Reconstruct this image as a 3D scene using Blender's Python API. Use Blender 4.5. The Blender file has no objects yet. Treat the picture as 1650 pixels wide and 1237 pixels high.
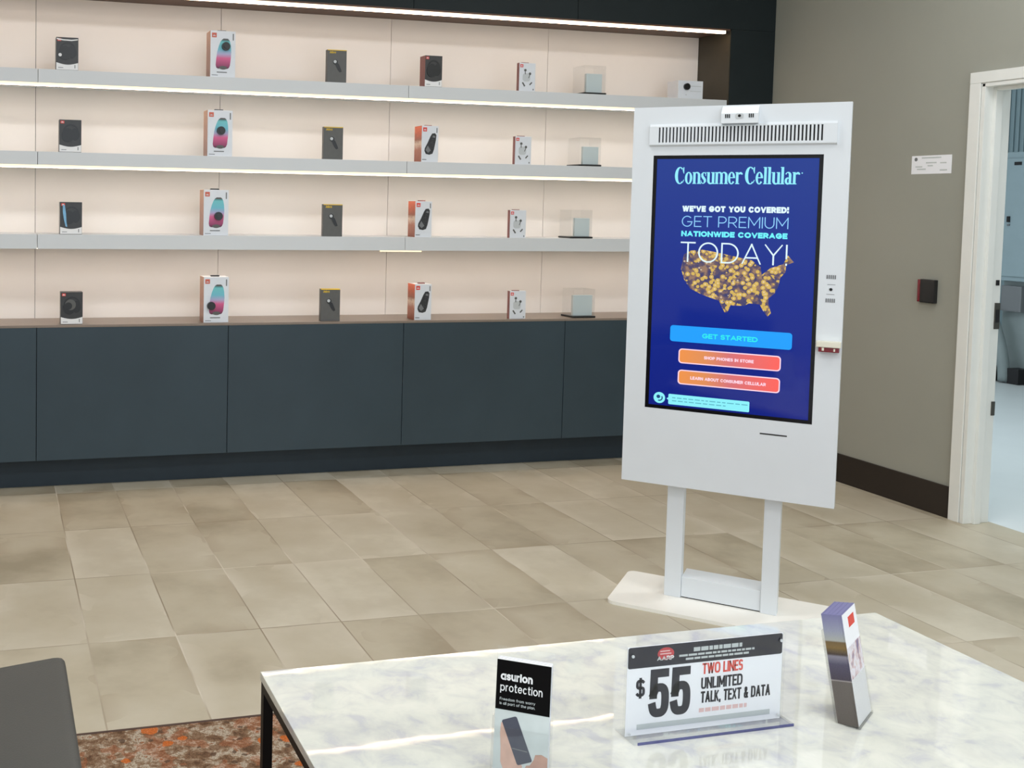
import bpy, bmesh, math, random
from mathutils import Vector, Matrix, Euler
random.seed(7)
scene = bpy.context.scene
COL = scene.collection
PI = math.pi

# ------------------------------------------------------------------ camera, world, lights, exposure
F_PX, CX, CY = 1730.5, 435.2, 422.75          # focal length and principal point in pixels of the 1650x1237 photograph
cam_d = bpy.data.cameras.new('camera'); cam = bpy.data.objects.new('camera', cam_d); COL.objects.link(cam)
cam_d.sensor_fit = 'HORIZONTAL'; cam_d.sensor_width = 36.0
cam_d.lens = 36.0 * F_PX / 1650.0
cam_d.shift_x = (825.0 - CX) / 1650.0
cam_d.shift_y = (CY - 618.5) / 1650.0
cam_d.clip_start = 0.05; cam_d.clip_end = 100
_yaw, _pitch, _roll = 0.2532, -0.0557, 0.0162
_f = Vector((math.sin(_yaw)*math.cos(_pitch), math.cos(_yaw)*math.cos(_pitch), math.sin(_pitch)))
_r = Vector((math.cos(_yaw), -math.sin(_yaw), 0)); _u = _r.cross(_f)
_r2 = _r*math.cos(_roll) + _u*math.sin(_roll); _u2 = -_r*math.sin(_roll) + _u*math.cos(_roll)
M = Matrix(((_r2.x, _u2.x, -_f.x, -0.2089), (_r2.y, _u2.y, -_f.y, -5.5836), (_r2.z, _u2.z, -_f.z, 1.4249), (0, 0, 0, 1)))
cam.matrix_world = M
scene.camera = cam

scene.view_settings.view_transform = 'Standard'
scene.view_settings.look = 'None'
scene.view_settings.exposure = 0.0
scene.view_settings.gamma = 1.0
scene.view_settings.use_curve_mapping = False

world = bpy.data.worlds.new('daylight'); scene.world = world; world.use_nodes = True
bg = world.node_tree.nodes['Background']
bg.inputs['Color'].default_value = (0.82, 0.91, 1.0, 1); bg.inputs['Strength'].default_value = 1.75

def area_light(name, loc, sx, sy, watts, color, rot=(0, 0, 0)):
    d = bpy.data.lights.new(name, 'AREA'); d.shape = 'RECTANGLE'; d.size = sx; d.size_y = sy
    d.energy = watts; d.color = color
    o = bpy.data.objects.new(name, d); COL.objects.link(o); o.location = loc; o.rotation_euler = rot
    return o
CEIL = 3.2
for lx in (-1.6, 0.9, 3.1):                     # luminaires recessed in the shop's ceiling
    for ly in (-6.4, -4.2, -2.2):
        area_light('ceiling_lamp', (lx, ly, CEIL - 0.02), 1.2, 0.3, 19, (0.96, 0.98, 1.0))
area_light('back_room_lamp', (5.5, 0.6, 3.15), 1.2, 1.2, 34, (0.80, 0.94, 1.0))
area_light('back_room_lamp', (5.4, -1.7, 3.15), 1.0, 1.0, 34, (0.84, 0.95, 1.0))

# ------------------------------------------------------------------ materials
def srgb(r, g, b):
    def f(c):
        c /= 255.0
        return c/12.92 if c <= 0.04045 else ((c+0.055)/1.055)**2.4
    return (f(r), f(g), f(b), 1.0)

class NT:
    """small helper around a material's node tree"""
    def __init__(s, name):
        s.m = bpy.data.materials.new(name); s.m.use_nodes = True
        s.t = s.m.node_tree; s.b = s.t.nodes['Principled BSDF']; s.out = s.t.nodes['Material Output']
    def n(s, typ, **kw):
        o = s.t.nodes.new(typ)
        for k, v in kw.items():
            if k.startswith('in_'):
                key = k[3:]; o.inputs[int(key) if key.isdigit() else key.replace('_', ' ')].default_value = v
            else: setattr(o, k, v)
        return o
    def l(s, a, b): s.t.links.new(a, b)
    def math(s, op, a, b=None):
        o = s.n('ShaderNodeMath', operation=op)
        for i, x in enumerate((a, b)):
            if x is None: continue
            if isinstance(x, (int, float)): o.inputs[i].default_value = x
            else: s.l(x, o.inputs[i])
        return o.outputs[0]
    def ramp(s, fac, stops, interp='LINEAR'):
        o = s.n('ShaderNodeValToRGB'); o.color_ramp.interpolation = interp
        e = o.color_ramp.elements
        while len(e) < len(stops): e.new(0.5)
        for i, (p, c) in enumerate(stops): e[i].position = p; e[i].color = c
        s.l(fac, o.inputs[0]); return o.outputs[0]
    def mix(s, fac, a, b, blend='MIX'):
        o = s.n('ShaderNodeMix', data_type='RGBA', blend_type=blend)
        for i, x in ((0, fac), (6, a), (7, b)):
            if isinstance(x, (int, float)): o.inputs[i].default_value = x
            elif isinstance(x, tuple): o.inputs[i].default_value = x
            else: s.l(x, o.inputs[i])
        return o.outputs[2]

def plain(name, c, rough=0.5, metal=0.0, spec=0.5, var=0.04, scale=9.0, bump=0.0, bscale=200.0, coat=0.0):
    """a lightly mottled procedural surface"""
    t = NT(name); b = t.b
    tc = t.n('ShaderNodeTexCoord')
    if var > 0:
        nz = t.n('ShaderNodeTexNoise', in_Scale=scale, in_Detail=4.0); t.l(tc.outputs['Object'], nz.inputs['Vector'])
        lo = tuple(max(0, x*(1-var)) for x in c[:3]) + (1,); hi = tuple(min(1, x*(1+var)) for x in c[:3]) + (1,)
        t.l(t.ramp(nz.outputs['Fac'], [(0.3, lo), (0.7, hi)]), b.inputs['Base Color'])
    else: b.inputs['Base Color'].default_value = c
    b.inputs['Roughness'].default_value = rough; b.inputs['Metallic'].default_value = metal
    b.inputs['Specular IOR Level'].default_value = spec; b.inputs['Coat Weight'].default_value = coat
    if bump > 0:
        n2 = t.n('ShaderNodeTexNoise', in_Scale=bscale, in_Detail=2.0); t.l(tc.outputs['Object'], n2.inputs['Vector'])
        bp = t.n('ShaderNodeBump', in_Strength=bump, in_Distance=0.002); t.l(n2.outputs['Fac'], bp.inputs['Height'])
        t.l(bp.outputs['Normal'], b.inputs['Normal'])
    return t.m

def glow(name, c, strength):
    t = NT(name); t.b.inputs['Base Color'].default_value = (0.02, 0.02, 0.02, 1)
    t.b.inputs['Emission Color'].default_value = c; t.b.inputs['Emission Strength'].default_value = strength; t.b.inputs['Specular IOR Level'].default_value = 0.2
    t.b.inputs['Roughness'].default_value = 0.4
    return t.m

def acrylic(name, tint=(0.97, 0.98, 0.98, 1), refl=0.09, fres=0.5):
    t = NT(name)
    tr = t.n('ShaderNodeBsdfTransparent'); tr.inputs['Color'].default_value = tint
    gl = t.n('ShaderNodeBsdfGlossy'); gl.inputs['Roughness'].default_value = 0.03
    lw = t.n('ShaderNodeLayerWeight', in_Blend=0.25)
    f = t.math('ADD', t.math('MULTIPLY', lw.outputs['Fresnel'], fres), refl*0.5)
    mx = t.n('ShaderNodeMixShader'); t.l(f, mx.inputs[0]); t.l(tr.outputs[0], mx.inputs[1]); t.l(gl.outputs[0], mx.inputs[2])
    t.l(mx.outputs[0], t.out.inputs['Surface'])
    return t.m

def tile_material():
    t = NT('concrete_look_floor_tile'); b = t.b
    TX, TY, OX, OY = 0.2848, 0.604, 0.3767, -2.773
    tc = t.n('ShaderNodeTexCoord'); sp = t.n('ShaderNodeSeparateXYZ'); t.l(tc.outputs['Object'], sp.inputs[0])
    u = t.math('DIVIDE', t.math('SUBTRACT', sp.outputs[0], OX), TX); v = t.math('DIVIDE', t.math('SUBTRACT', sp.outputs[1], OY), TY)
    iu = t.math('FLOOR', u); iv = t.math('FLOOR', v); fu = t.math('FRACT', u); fv = t.math('FRACT', v)
    cell = t.n('ShaderNodeCombineXYZ'); t.l(iu, cell.inputs[0]); t.l(iv, cell.inputs[1])
    wn = t.n('ShaderNodeTexWhiteNoise', noise_dimensions='3D'); t.l(cell.outputs[0], wn.inputs['Vector'])
    # cloudy print, shifted per tile so that it breaks at the joints
    off = t.n('ShaderNodeVectorMath', operation='SCALE'); t.l(wn.outputs['Color'], off.inputs[0]); off.inputs['Scale'].default_value = 37.0
    pos = t.n('ShaderNodeVectorMath', operation='ADD'); t.l(tc.outputs['Object'], pos.inputs[0]); t.l(off.outputs[0], pos.inputs[1])
    cl = t.n('ShaderNodeTexNoise', in_Scale=2.6, in_Detail=5.0, in_Roughness=0.55); t.l(pos.outputs[0], cl.inputs['Vector'])
    fine = t.n('ShaderNodeTexNoise', in_Scale=26.0, in_Detail=4.0); t.l(pos.outputs[0], fine.inputs['Vector'])
    val = t.math('ADD', t.math('MULTIPLY', cl.outputs['Fac'], 0.80), t.math('ADD', t.math('MULTIPLY', wn.outputs['Value'], 0.22), t.math('MULTIPLY', fine.outputs['Fac'], 0.06)))
    colr = t.ramp(val, [(0.30, srgb(160, 149, 127)), (0.48, srgb(186, 176, 154)), (0.62, srgb(194, 185, 165)), (0.84, srgb(216, 209, 191))])
    du = t.math('MINIMUM', fu, t.math('SUBTRACT', 1.0, fu)); dv = t.math('MINIMUM', fv, t.math('SUBTRACT', 1.0, fv))
    edge = t.math('MINIMUM', t.math('MULTIPLY', du, TX), t.math('MULTIPLY', dv, TY))
    g = t.n('ShaderNodeMapRange'); t.l(edge, g.inputs[0]); g.inputs[1].default_value = 0.0010; g.inputs[2].default_value = 0.0034
    jn = t.n('ShaderNodeTexNoise', in_Scale=1.7, in_Detail=2.0); t.l(tc.outputs['Object'], jn.inputs['Vector'])
    joint = t.ramp(jn.outputs['Fac'], [(0.40, srgb(146, 131, 109)), (0.52, srgb(172, 159, 138)), (0.62, srgb(212, 203, 186))])
    # some tiles are printed darker or paler along their rim
    rim = t.n('ShaderNodeMapRange'); t.l(edge, rim.inputs[0]); rim.inputs[1].default_value = 0.0; rim.inputs[2].default_value = 0.07; rim.inputs[3].default_value = 1.0; rim.inputs[4].default_value = 0.0
    rn = t.n('ShaderNodeTexNoise', in_Scale=3.1, in_Detail=2.0); t.l(pos.outputs[0], rn.inputs['Vector'])
    rk = t.math('MULTIPLY', t.math('MULTIPLY', rim.outputs[0], t.math('GREATER_THAN', rn.outputs['Fac'], 0.52)), 0.45)
    colr = t.mix(rk, colr, t.ramp(wn.outputs['Value'], [(0.35, srgb(158, 142, 118)), (0.65, srgb(214, 205, 188))]))
    t.l(t.mix(g.outputs[0], joint, colr), b.inputs['Base Color'])
    b.inputs['Roughness'].default_value = 0.42; b.inputs['Specular IOR Level'].default_value = 0.45
    bp = t.n('ShaderNodeBump', in_Strength=0.35, in_Distance=0.0015); t.l(g.outputs[0], bp.inputs['Height']); t.l(bp.outputs[0], b.inputs['Normal'])
    return t.m

def carpet_material():
    t = NT('orange_and_brown_loop_carpet'); b = t.b
    tc = t.n('ShaderNodeTexCoord')
    wob = t.n('ShaderNodeTexNoise', in_Scale=30.0, in_Detail=3.0); t.l(tc.outputs['Object'], wob.inputs['Vector'])
    ps = t.n('ShaderNodeVectorMath', operation='MULTIPLY_ADD'); t.l(wob.outputs['Color'], ps.inputs[0]); ps.inputs[1].default_value = (0.03, 0.03, 0); t.l(tc.outputs['Object'], ps.inputs[2])
    n1 = t.n('ShaderNodeTexNoise', in_Scale=24.0, in_Detail=6.0, in_Roughness=0.75); t.l(ps.outputs[0], n1.inputs['Vector'])
    c1 = t.ramp(n1.outputs['Fac'], [(0.34, srgb(98, 72, 54)), (0.45, srgb(134, 104, 80)), (0.52, srgb(158, 132, 108)), (0.58, srgb(204, 192, 172)), (0.63, srgb(142, 104, 78)), (0.70, srgb(198, 112, 62))])
    v1 = t.n('ShaderNodeTexVoronoi', in_Scale=11.0, in_Randomness=1.0); t.l(ps.outputs[0], v1.inputs['Vector'])
    v2 = t.n('ShaderNodeTexVoronoi', in_Scale=22.0, in_Randomness=1.0); t.l(ps.outputs[0], v2.inputs['Vector'])
    m1 = t.math('LESS_THAN', v1.outputs['Distance'], 0.23); m2 = t.math('LESS_THAN', v2.outputs['Distance'], 0.20)
    n2 = t.n('ShaderNodeTexNoise', in_Scale=13.0, in_Detail=2.0); t.l(tc.outputs['Object'], n2.inputs['Vector'])
    rust = t.math('MULTIPLY', t.math('GREATER_THAN', n2.outputs['Fac'], 0.54), 0.28)
    a = t.mix(rust, c1, srgb(186, 100, 58))
    a = t.mix(t.math('MULTIPLY', m2, 0.8), a, srgb(96, 74, 60))
    a = t.mix(t.math('MULTIPLY', m1, 0.78), a, srgb(216, 112, 44))
    gr = t.n('ShaderNodeTexNoise', in_Scale=260.0, in_Detail=1.0); t.l(tc.outputs['Object'], gr.inputs['Vector'])
    sh = t.ramp(gr.outputs['Fac'], [(0.3, (0.62, 0.62, 0.62, 1)), (0.7, (1.1, 1.1, 1.1, 1))])
    t.l(t.mix(1.0, a, sh, 'MULTIPLY'), b.inputs['Base Color'])
    b.inputs['Roughness'].default_value = 0.95; b.inputs['Specular IOR Level'].default_value = 0.1
    bp = t.n('ShaderNodeBump', in_Strength=0.8, in_Distance=0.004); t.l(gr.outputs['Fac'], bp.inputs['Height']); t.l(bp.outputs[0], b.inputs['Normal'])
    return t.m

def marble_material():
    t = NT('white_marble'); b = t.b
    tc = t.n('ShaderNodeTexCoord')
    n1 = t.n('ShaderNodeTexNoise', in_Scale=15.0, in_Detail=7.0, in_Roughness=0.62, in_Distortion=0.5); t.l(tc.outputs['Object'], n1.inputs['Vector'])
    n2 = t.n('ShaderNodeTexNoise', in_Scale=2.4, in_Detail=5.0, in_Distortion=1.6); t.l(tc.outputs['Object'], n2.inputs['Vector'])
    c1 = t.ramp(n1.outputs['Fac'], [(0.36, srgb(204, 205, 207)), (0.45, srgb(218, 219, 212)), (0.55, srgb(226, 227, 217)), (0.66, srgb(231, 231, 221))])
    vein = t.ramp(n2.outputs['Fac'], [(0.46, (0, 0, 0, 1)), (0.495, (1, 1, 1, 1)), (0.53, (0, 0, 0, 1))])
    t.l(t.mix(t.math('MULTIPLY', vein, 0.16), c1, srgb(176, 176, 184)), b.inputs['Base Color'])
    b.inputs['Roughness'].default_value = 0.025; b.inputs['Specular IOR Level'].default_value = 0.6
    n3 = t.n('ShaderNodeTexNoise', in_Scale=9.0, in_Detail=1.5); t.l(tc.outputs['Object'], n3.inputs['Vector'])
    bp = t.n('ShaderNodeBump', in_Strength=0.22, in_Distance=0.0012); t.l(n3.outputs['Fac'], bp.inputs['Height']); t.l(bp.outputs[0], b.inputs['Normal'])
    return t.m

def zramp(name, stops, lo, hi, axis=2, rough=0.35, noise=0.0, emit=0.0):
    """colour printed in bands along one axis of the object's own space"""
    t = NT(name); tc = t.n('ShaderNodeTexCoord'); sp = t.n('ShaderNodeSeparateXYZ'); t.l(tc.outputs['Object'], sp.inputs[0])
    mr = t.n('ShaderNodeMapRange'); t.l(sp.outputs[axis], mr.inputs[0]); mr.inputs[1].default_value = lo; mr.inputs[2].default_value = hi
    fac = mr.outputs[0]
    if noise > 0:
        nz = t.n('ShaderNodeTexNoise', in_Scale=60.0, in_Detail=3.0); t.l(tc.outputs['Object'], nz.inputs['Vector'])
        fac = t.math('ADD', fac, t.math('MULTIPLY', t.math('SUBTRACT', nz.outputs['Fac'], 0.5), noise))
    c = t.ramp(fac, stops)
    if emit > 0:
        t.b.inputs['Base Color'].default_value = (0.01, 0.01, 0.01, 1)
        t.l(c, t.b.inputs['Emission Color']); t.b.inputs['Emission Strength'].default_value = emit
    else: t.l(c, t.b.inputs['Base Color'])
    t.b.inputs['Roughness'].default_value = rough
    return t.m

MT = {}
MT['tile'] = tile_material(); MT['carpet'] = carpet_material(); MT['marble'] = marble_material()
MT['taupe'] = plain('taupe_wall_paint', srgb(160, 160, 149), 0.75, var=0.025, scale=2.0, bump=0.08, bscale=120)
MT['ceil'] = plain('ceiling_white', srgb(226, 226, 222), 0.8)
MT['backwhite'] = plain('white_laminate', srgb(238, 232, 226), 0.55, var=0.012, scale=3)
MT['shelf'] = plain('pale_grey_laminate', srgb(214, 217, 219), 0.5, var=0.012, scale=3)
MT['ledside'] = glow('led_diffuser', (1.0, 0.84, 0.52, 1), 1.6)
MT['led'] = glow('led_light', (1.0, 0.79, 0.62, 1), 14.5)
MT['cove_led'] = glow('cove_led_light', (1.0, 0.72, 0.50, 1), 12.0)
MT['cove_side'] = glow('cove_led_diffuser', (1.0, 0.72, 0.48, 1), 3.2)
MT['navy'] = plain('blue_black_laminate', srgb(52, 67, 76), 0.42, var=0.10, scale=2.2, spec=0.4)
MT['kick'] = plain('black_toe_kick', srgb(50, 61, 70), 0.5, var=0.06, spec=0.3)
MT['counter'] = plain('grey_brown_laminate', srgb(136, 122, 110), 0.35, var=0.05, scale=30)
MT['black'] = plain('black_laminate', srgb(30, 38, 40), 0.55, var=0.06, spec=0.25)
MT['soffit'] = plain('soffit_warm_lit_brown', srgb(92, 66, 52), 0.5, var=0.05)  # brown stands in for the light bar's warm glow on the underside
MT['base'] = plain('dark_brown_rubber_baseboard', srgb(44, 36, 30), 0.55, var=0.06)
MT['trim'] = plain('white_trim_paint', srgb(236, 237, 232), 0.4, var=0.012)
MT['kwhite'] = plain('white_powder_coat', srgb(228, 233, 237), 0.38, var=0.01)
MT['kbase'] = plain('cream_white_powder_coat', srgb(250, 247, 239), 0.4, var=0.01)
MT['dark'] = plain('dark_recess', srgb(26, 24, 26), 0.6, var=0)
MT['bezel'] = plain('black_screen_bezel', srgb(14, 13, 18), 0.15, var=0)
MT['grey'] = plain('grey_plastic', srgb(120, 122, 124), 0.5, var=0)
MT['steel'] = plain('brushed_steel', srgb(110, 106, 100), 0.35, metal=0.9, var=0.05)
MT['blackmetal'] = plain('black_painted_steel', srgb(16, 14, 14), 0.5, var=0.03, spec=0.2)
MT['clear'] = acrylic('clear_acrylic', (0.99, 0.993, 0.993, 1), 0.03, 0.32)
MT['thin'] = acrylic('thin_clear_acrylic', (0.985, 0.987, 0.987, 1), 0.02, 0.14)
MT['blueedge'] = acrylic('acrylic_edge_refraction', (0.36, 0.38, 0.72, 1), 0.25)  # blue refracted in the sign foot's front edge, put into the tint
MT['white'] = plain('white_card', srgb(248, 249, 253), 0.45, var=0.01)
MT['ink'] = plain('black_ink', srgb(44, 43, 52), 0.5, var=0, spec=0.15)
MT['jet'] = plain('jet_black_print', srgb(9, 7, 7), 0.5, var=0, spec=0.08)
MT['redink'] = plain('red_ink', srgb(224, 78, 66), 0.5, var=0)
MT['pinkink'] = plain('pale_pink_ink', srgb(232, 196, 194), 0.5, var=0)
MT['greyink'] = plain('pale_grey_ink', srgb(198, 204, 204), 0.5, var=0)
MT['whiteink'] = plain('white_ink', srgb(238, 238, 238), 0.5, var=0)
MT['skin'] = plain('printed_skin_tone', srgb(216, 178, 160), 0.5, var=0.10, scale=60)
MT['skin2'] = plain('printed_skin_tone_shade', srgb(196, 156, 138), 0.5, var=0.10, scale=60)
MT['sleeve'] = plain('printed_grey_sleeve', srgb(112, 110, 122), 0.6, var=0.05)
MT['phone'] = zramp('printed_phone_screen', [(0.0, srgb(28, 34, 36)), (0.5, srgb(34, 42, 60)), (1.0, srgb(70, 72, 86))], -0.03, 0.03, 2)
MT['photo'] = plain('printed_office_photo', srgb(206, 214, 212), 0.4, var=0.07, scale=26)
MT['leather'] = plain('dark_grey_upholstery', srgb(74, 73, 69), 0.55, var=0.05, scale=5, bump=0.25, bscale=420)
MT['orange'] = plain('orange_print', srgb(206, 104, 84), 0.5, var=0.05)
MT['sideprint'] = zramp('orange_brown_carton_side', [(0.0, srgb(150, 76, 50)), (0.35, srgb(180, 110, 84)), (0.5, srgb(222, 200, 180)), (0.62, srgb(150, 84, 58)), (0.8, srgb(196, 92, 58)), (1.0, srgb(236, 116, 76))], 0, 0.19, 2, noise=0.25)
MT['sidebrown'] = zramp('brown_carton_side', [(0.0, srgb(150, 104, 84)), (0.5, srgb(176, 126, 104)), (1.0, srgb(204, 158, 132))], 0, 0.23, 2, noise=0.4)
MT['sidered'] = plain('dull_red_carton_side', srgb(142, 92, 88), 0.5, var=0.1, scale=40)
MT['boxwhite'] = plain('white_carton', srgb(226, 230, 236), 0.45, var=0.015, scale=30)
MT['boxdark'] = plain('charcoal_carton', srgb(92, 92, 90), 0.5, var=0.05, scale=40)
MT['boxblack'] = plain('black_carton', srgb(54, 54, 54), 0.35, var=0.12, scale=40)
MT['darkplastic'] = plain('black_plastic', srgb(30, 31, 32), 0.3, var=0)
MT['spk'] = zramp('teal_to_pink_print', [(0.0, srgb(70, 30, 56)), (0.10, srgb(150, 56, 100)), (0.36, srgb(214, 92, 142)), (0.50, srgb(176, 170, 206)), (0.66, srgb(110, 188, 206)), (0.90, srgb(112, 196, 200)), (1.0, srgb(40, 92, 92))], 0.042, 0.188, 2)
MT['spkgrey'] = plain('black_speaker_print', srgb(50, 51, 54), 0.4, var=0.5, scale=120)
MT['yellow'] = plain('yellow_print', srgb(226, 190, 52), 0.5, var=0)
MT['palegrey'] = plain('pale_grey_print', srgb(200, 204, 206), 0.5, var=0)
MT['paperblue'] = plain('pale_blue_grey_card', srgb(206, 218, 220), 0.5, var=0.02)
MT['lens'] = plain('black_lens', srgb(20, 21, 24), 0.12, var=0)
MT['gloss'] = glow('bright_red_lamp', srgb(225, 40, 60), 0.8)
MT['redlens'] = plain('dark_red_plastic', srgb(120, 18, 34), 0.12, var=0.3, scale=120, spec=0.8)
MT['cream'] = plain('cream_plastic', srgb(236, 232, 214), 0.35, var=0)
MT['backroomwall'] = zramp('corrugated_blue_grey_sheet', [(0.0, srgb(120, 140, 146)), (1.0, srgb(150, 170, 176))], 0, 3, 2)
MT['cabinet'] = plain('blue_grey_painted_steel', srgb(150, 168, 174), 0.45, var=0.03)
MT['conduit'] = plain('grey_conduit', srgb(140, 150, 150), 0.5, var=0.05)
MT['resin'] = plain('white_resin_floor', srgb(226, 230, 230), 0.35, var=0.03, scale=1.5)
# screen lettering and buttons: they give off light
MT['screen'] = zramp('screen_blue_haze', [(0.0, srgb(0, 24, 126)), (0.45, srgb(0, 34, 138)), (1.0, srgb(26, 56, 142))], 0.70, 1.61, 2, rough=0.06, emit=1.0)  # paler blue towards the top stands in for reflected haze
MT['scyan'] = glow('screen_cyan', srgb(146, 238, 255), 1.0)
MT['swhite'] = glow('screen_white', srgb(225, 248, 255), 1.0)
MT['slight'] = glow('screen_light_blue', srgb(142, 208, 255), 1.0)
MT['saqua'] = glow('screen_aqua', srgb(112, 244, 255), 1.0)
MT['sbtn'] = glow('screen_azure', srgb(0, 158, 255), 1.0)
MT['sgreen'] = glow('screen_turquoise', srgb(40, 240, 236), 1.0)
MT['sred'] = zramp('screen_orange_to_red', [(0.0, srgb(240, 146, 70)), (0.25, srgb(226, 142, 84)), (0.5, srgb(214, 112, 116)), (1.0, srgb(255, 96, 86))], -0.16, 0.17, 0, emit=1.0)
MT['spink'] = glow('screen_pale_pink', srgb(255, 216, 232), 1.0)
MT['sbub'] = glow('screen_pale_aqua', srgb(138, 240, 250), 1.0)
MT['sline'] = glow('screen_dull_teal', srgb(84, 176, 196), 1.0)
MT['snavy'] = glow('screen_navy', srgb(0, 60, 120), 1.0)
def map_material():
    t = NT('screen_gold_network_map'); tc = t.n('ShaderNodeTexCoord')
    v = t.n('ShaderNodeTexVoronoi', in_Scale=66.0); t.l(tc.outputs['Object'], v.inputs['Vector'])
    n = t.n('ShaderNodeTexNoise', in_Scale=15.0, in_Detail=4.0); t.l(tc.outputs['Object'], n.inputs['Vector'])
    n2 = t.n('ShaderNodeTexNoise', in_Scale=60.0, in_Detail=3.0); t.l(tc.outputs['Object'], n2.inputs['Vector'])
    base = t.ramp(n2.outputs['Fac'], [(0.36, srgb(52, 52, 104)), (0.50, srgb(96, 76, 92)), (0.62, srgb(150, 118, 96))])
    gold = t.math('MULTIPLY', t.math('LESS_THAN', v.outputs['Distance'], 0.50), t.math('GREATER_THAN', n.outputs['Fac'], 0.43))
    pale = t.math('LESS_THAN', v.outputs['Distance'], 0.22)
    c = t.mix(t.math('MULTIPLY', gold, 0.9), base, srgb(220, 184, 84))
    c = t.mix(t.math('MULTIPLY', pale, 0.65), c, srgb(236, 214, 178))
    t.l(c, t.b.inputs['Emission Color']); t.b.inputs['Emission Strength'].default_value = 1.0
    t.b.inputs['Base Color'].default_value = (0.01, 0.01, 0.01, 1)
    return t.m
MT['smap'] = map_material()

# ------------------------------------------------------------------ mesh helpers
class MB:
    """collects shapes and links them as ONE mesh object"""
    def __init__(s): s.bm = bmesh.new(); s.n = 0; s.lay = s.bm.faces.layers.int.new('call')
    def box(s, x0, x1, y0, y1, z0, z1, mi=0, bev=0.0, seg=2, mat=None):
        tmp = bmesh.new()
        vs = [tmp.verts.new(p) for p in ((x0,y0,z0),(x1,y0,z0),(x1,y1,z0),(x0,y1,z0),(x0,y0,z1),(x1,y0,z1),(x1,y1,z1),(x0,y1,z1))]
        for q in ((3,2,1,0),(4,5,6,7),(0,1,5,4),(1,2,6,5),(2,3,7,6),(3,0,4,7)): tmp.faces.new([vs[i] for i in q])
        if bev > 0: bmesh.ops.bevel(tmp, geom=list(tmp.edges), offset=bev, segments=seg, affect='EDGES', profile=0.7)
        if mat: bmesh.ops.transform(tmp, matrix=mat, verts=tmp.verts)
        s._add(tmp, mi); return s
    def _add(s, tmp, mi=None):
        mp = {}; s.n += 1
        for v in tmp.verts: mp[v] = s.bm.verts.new(v.co)
        for f in tmp.faces:
            try: nf = s.bm.faces.new([mp[v] for v in f.verts])
            except ValueError: continue
            nf.material_index = f.material_index if mi is None else mi
            nf.smooth = f.smooth; nf[s.lay] = s.n
        tmp.free()
    def prism(s, pts, y0, y1, mi=0):
        """outline pts (x,z) in the XZ plane, extruded from y0 to y1"""
        tmp = bmesh.new()
        a = [tmp.verts.new((p[0], y0, p[1])) for p in pts]; b = [tmp.verts.new((p[0], y1, p[1])) for p in pts]
        n = len(pts)
        tmp.faces.new(a); tmp.faces.new(list(reversed(b)))
        for i in range(n): tmp.faces.new((a[i], b[i], b[(i+1) % n], a[(i+1) % n]))
        bmesh.ops.recalc_face_normals(tmp, faces=tmp.faces)
        s._add(tmp, mi); return s
    def prism_z(s, pts, z0, z1, mi=0):
        tmp = bmesh.new()
        a = [tmp.verts.new((p[0], p[1], z0)) for p in pts]; b = [tmp.verts.new((p[0], p[1], z1)) for p in pts]
        n = len(pts); tmp.faces.new(a); tmp.faces.new(list(reversed(b)))
        for i in range(n): tmp.faces.new((a[i], b[i], b[(i+1) % n], a[(i+1) % n]))
        bmesh.ops.recalc_face_normals(tmp, faces=tmp.faces); s._add(tmp, mi); return s
    def prism_x(s, pts, x0, x1, mi=0):
        """outline pts (y,z)"""
        tmp = bmesh.new()
        a = [tmp.verts.new((x0, p[0], p[1])) for p in pts]; b = [tmp.verts.new((x1, p[0], p[1])) for p in pts]
        n = len(pts); tmp.faces.new(a); tmp.faces.new(list(reversed(b)))
        for i in range(n): tmp.faces.new((a[i], b[i], b[(i+1) % n], a[(i+1) % n]))
        bmesh.ops.recalc_face_normals(tmp, faces=tmp.faces); s._add(tmp, mi); return s
    def tube(s, pts, r, seg=12, mi=0):
        tmp = bmesh.new(); rings = []
        P = [Vector(p) for p in pts]
        for i, p in enumerate(P):
            d = (P[min(i+1, len(P)-1)] - P[max(i-1, 0)]).normalized()
            up = Vector((0, 0, 1)) if abs(d.z) < 0.9 else Vector((1, 0, 0))
            a = d.cross(up).normalized(); b = d.cross(a)
            rings.append([tmp.verts.new(p + (a*math.cos(2*PI*k/seg) + b*math.sin(2*PI*k/seg))*r) for k in range(seg)])
        for r0, r1 in zip(rings, rings[1:]):
            for k in range(seg):
                f = tmp.faces.new((r0[k], r0[(k+1) % seg], r1[(k+1) % seg], r1[k])); f.smooth = True
        tmp.faces.new(list(reversed(rings[0]))); tmp.faces.new(rings[-1])
        bmesh.ops.recalc_face_normals(tmp, faces=tmp.faces); s._add(tmp, mi); return s
    def split(s, name, mats, parent=None):
        """one object per shape"""
        for k in range(1, s.n + 1):
            part = s.bm.copy(); lay = part.faces.layers.int['call']
            bmesh.ops.delete(part, geom=[f for f in part.faces if f[lay] != k], context='FACES')
            q = MB.__new__(MB); q.bm = part; q.build(name, mats, parent)
        s.bm.free()
    def build(s, name, mats, parent=None, loc=None):
        me = bpy.data.meshes.new(name); s.bm.to_mesh(me); s.bm.free()
        for m in (mats if isinstance(mats, (list, tuple)) else [mats]): me.materials.append(m)
        o = bpy.data.objects.new(name, me); COL.objects.link(o)
        if parent: o.parent = parent
        if loc: o.location = loc
        return o

def rrect(x0, x1, z0, z1, r, n=5):
    pts = []
    for cx, cz, a0 in ((x1-r, z0+r, -PI/2), (x1-r, z1-r, 0), (x0+r, z1-r, PI/2), (x0+r, z0+r, PI)):
        for k in range(n+1):
            a = a0 + PI/2*k/n; pts.append((cx + r*math.cos(a), cz + r*math.sin(a)))
    return pts
def disc(cx, cz, r, n=24, rz=None): return [(cx + r*math.cos(2*PI*k/n), cz + (rz or r)*math.sin(2*PI*k/n)) for k in range(n)]

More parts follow.
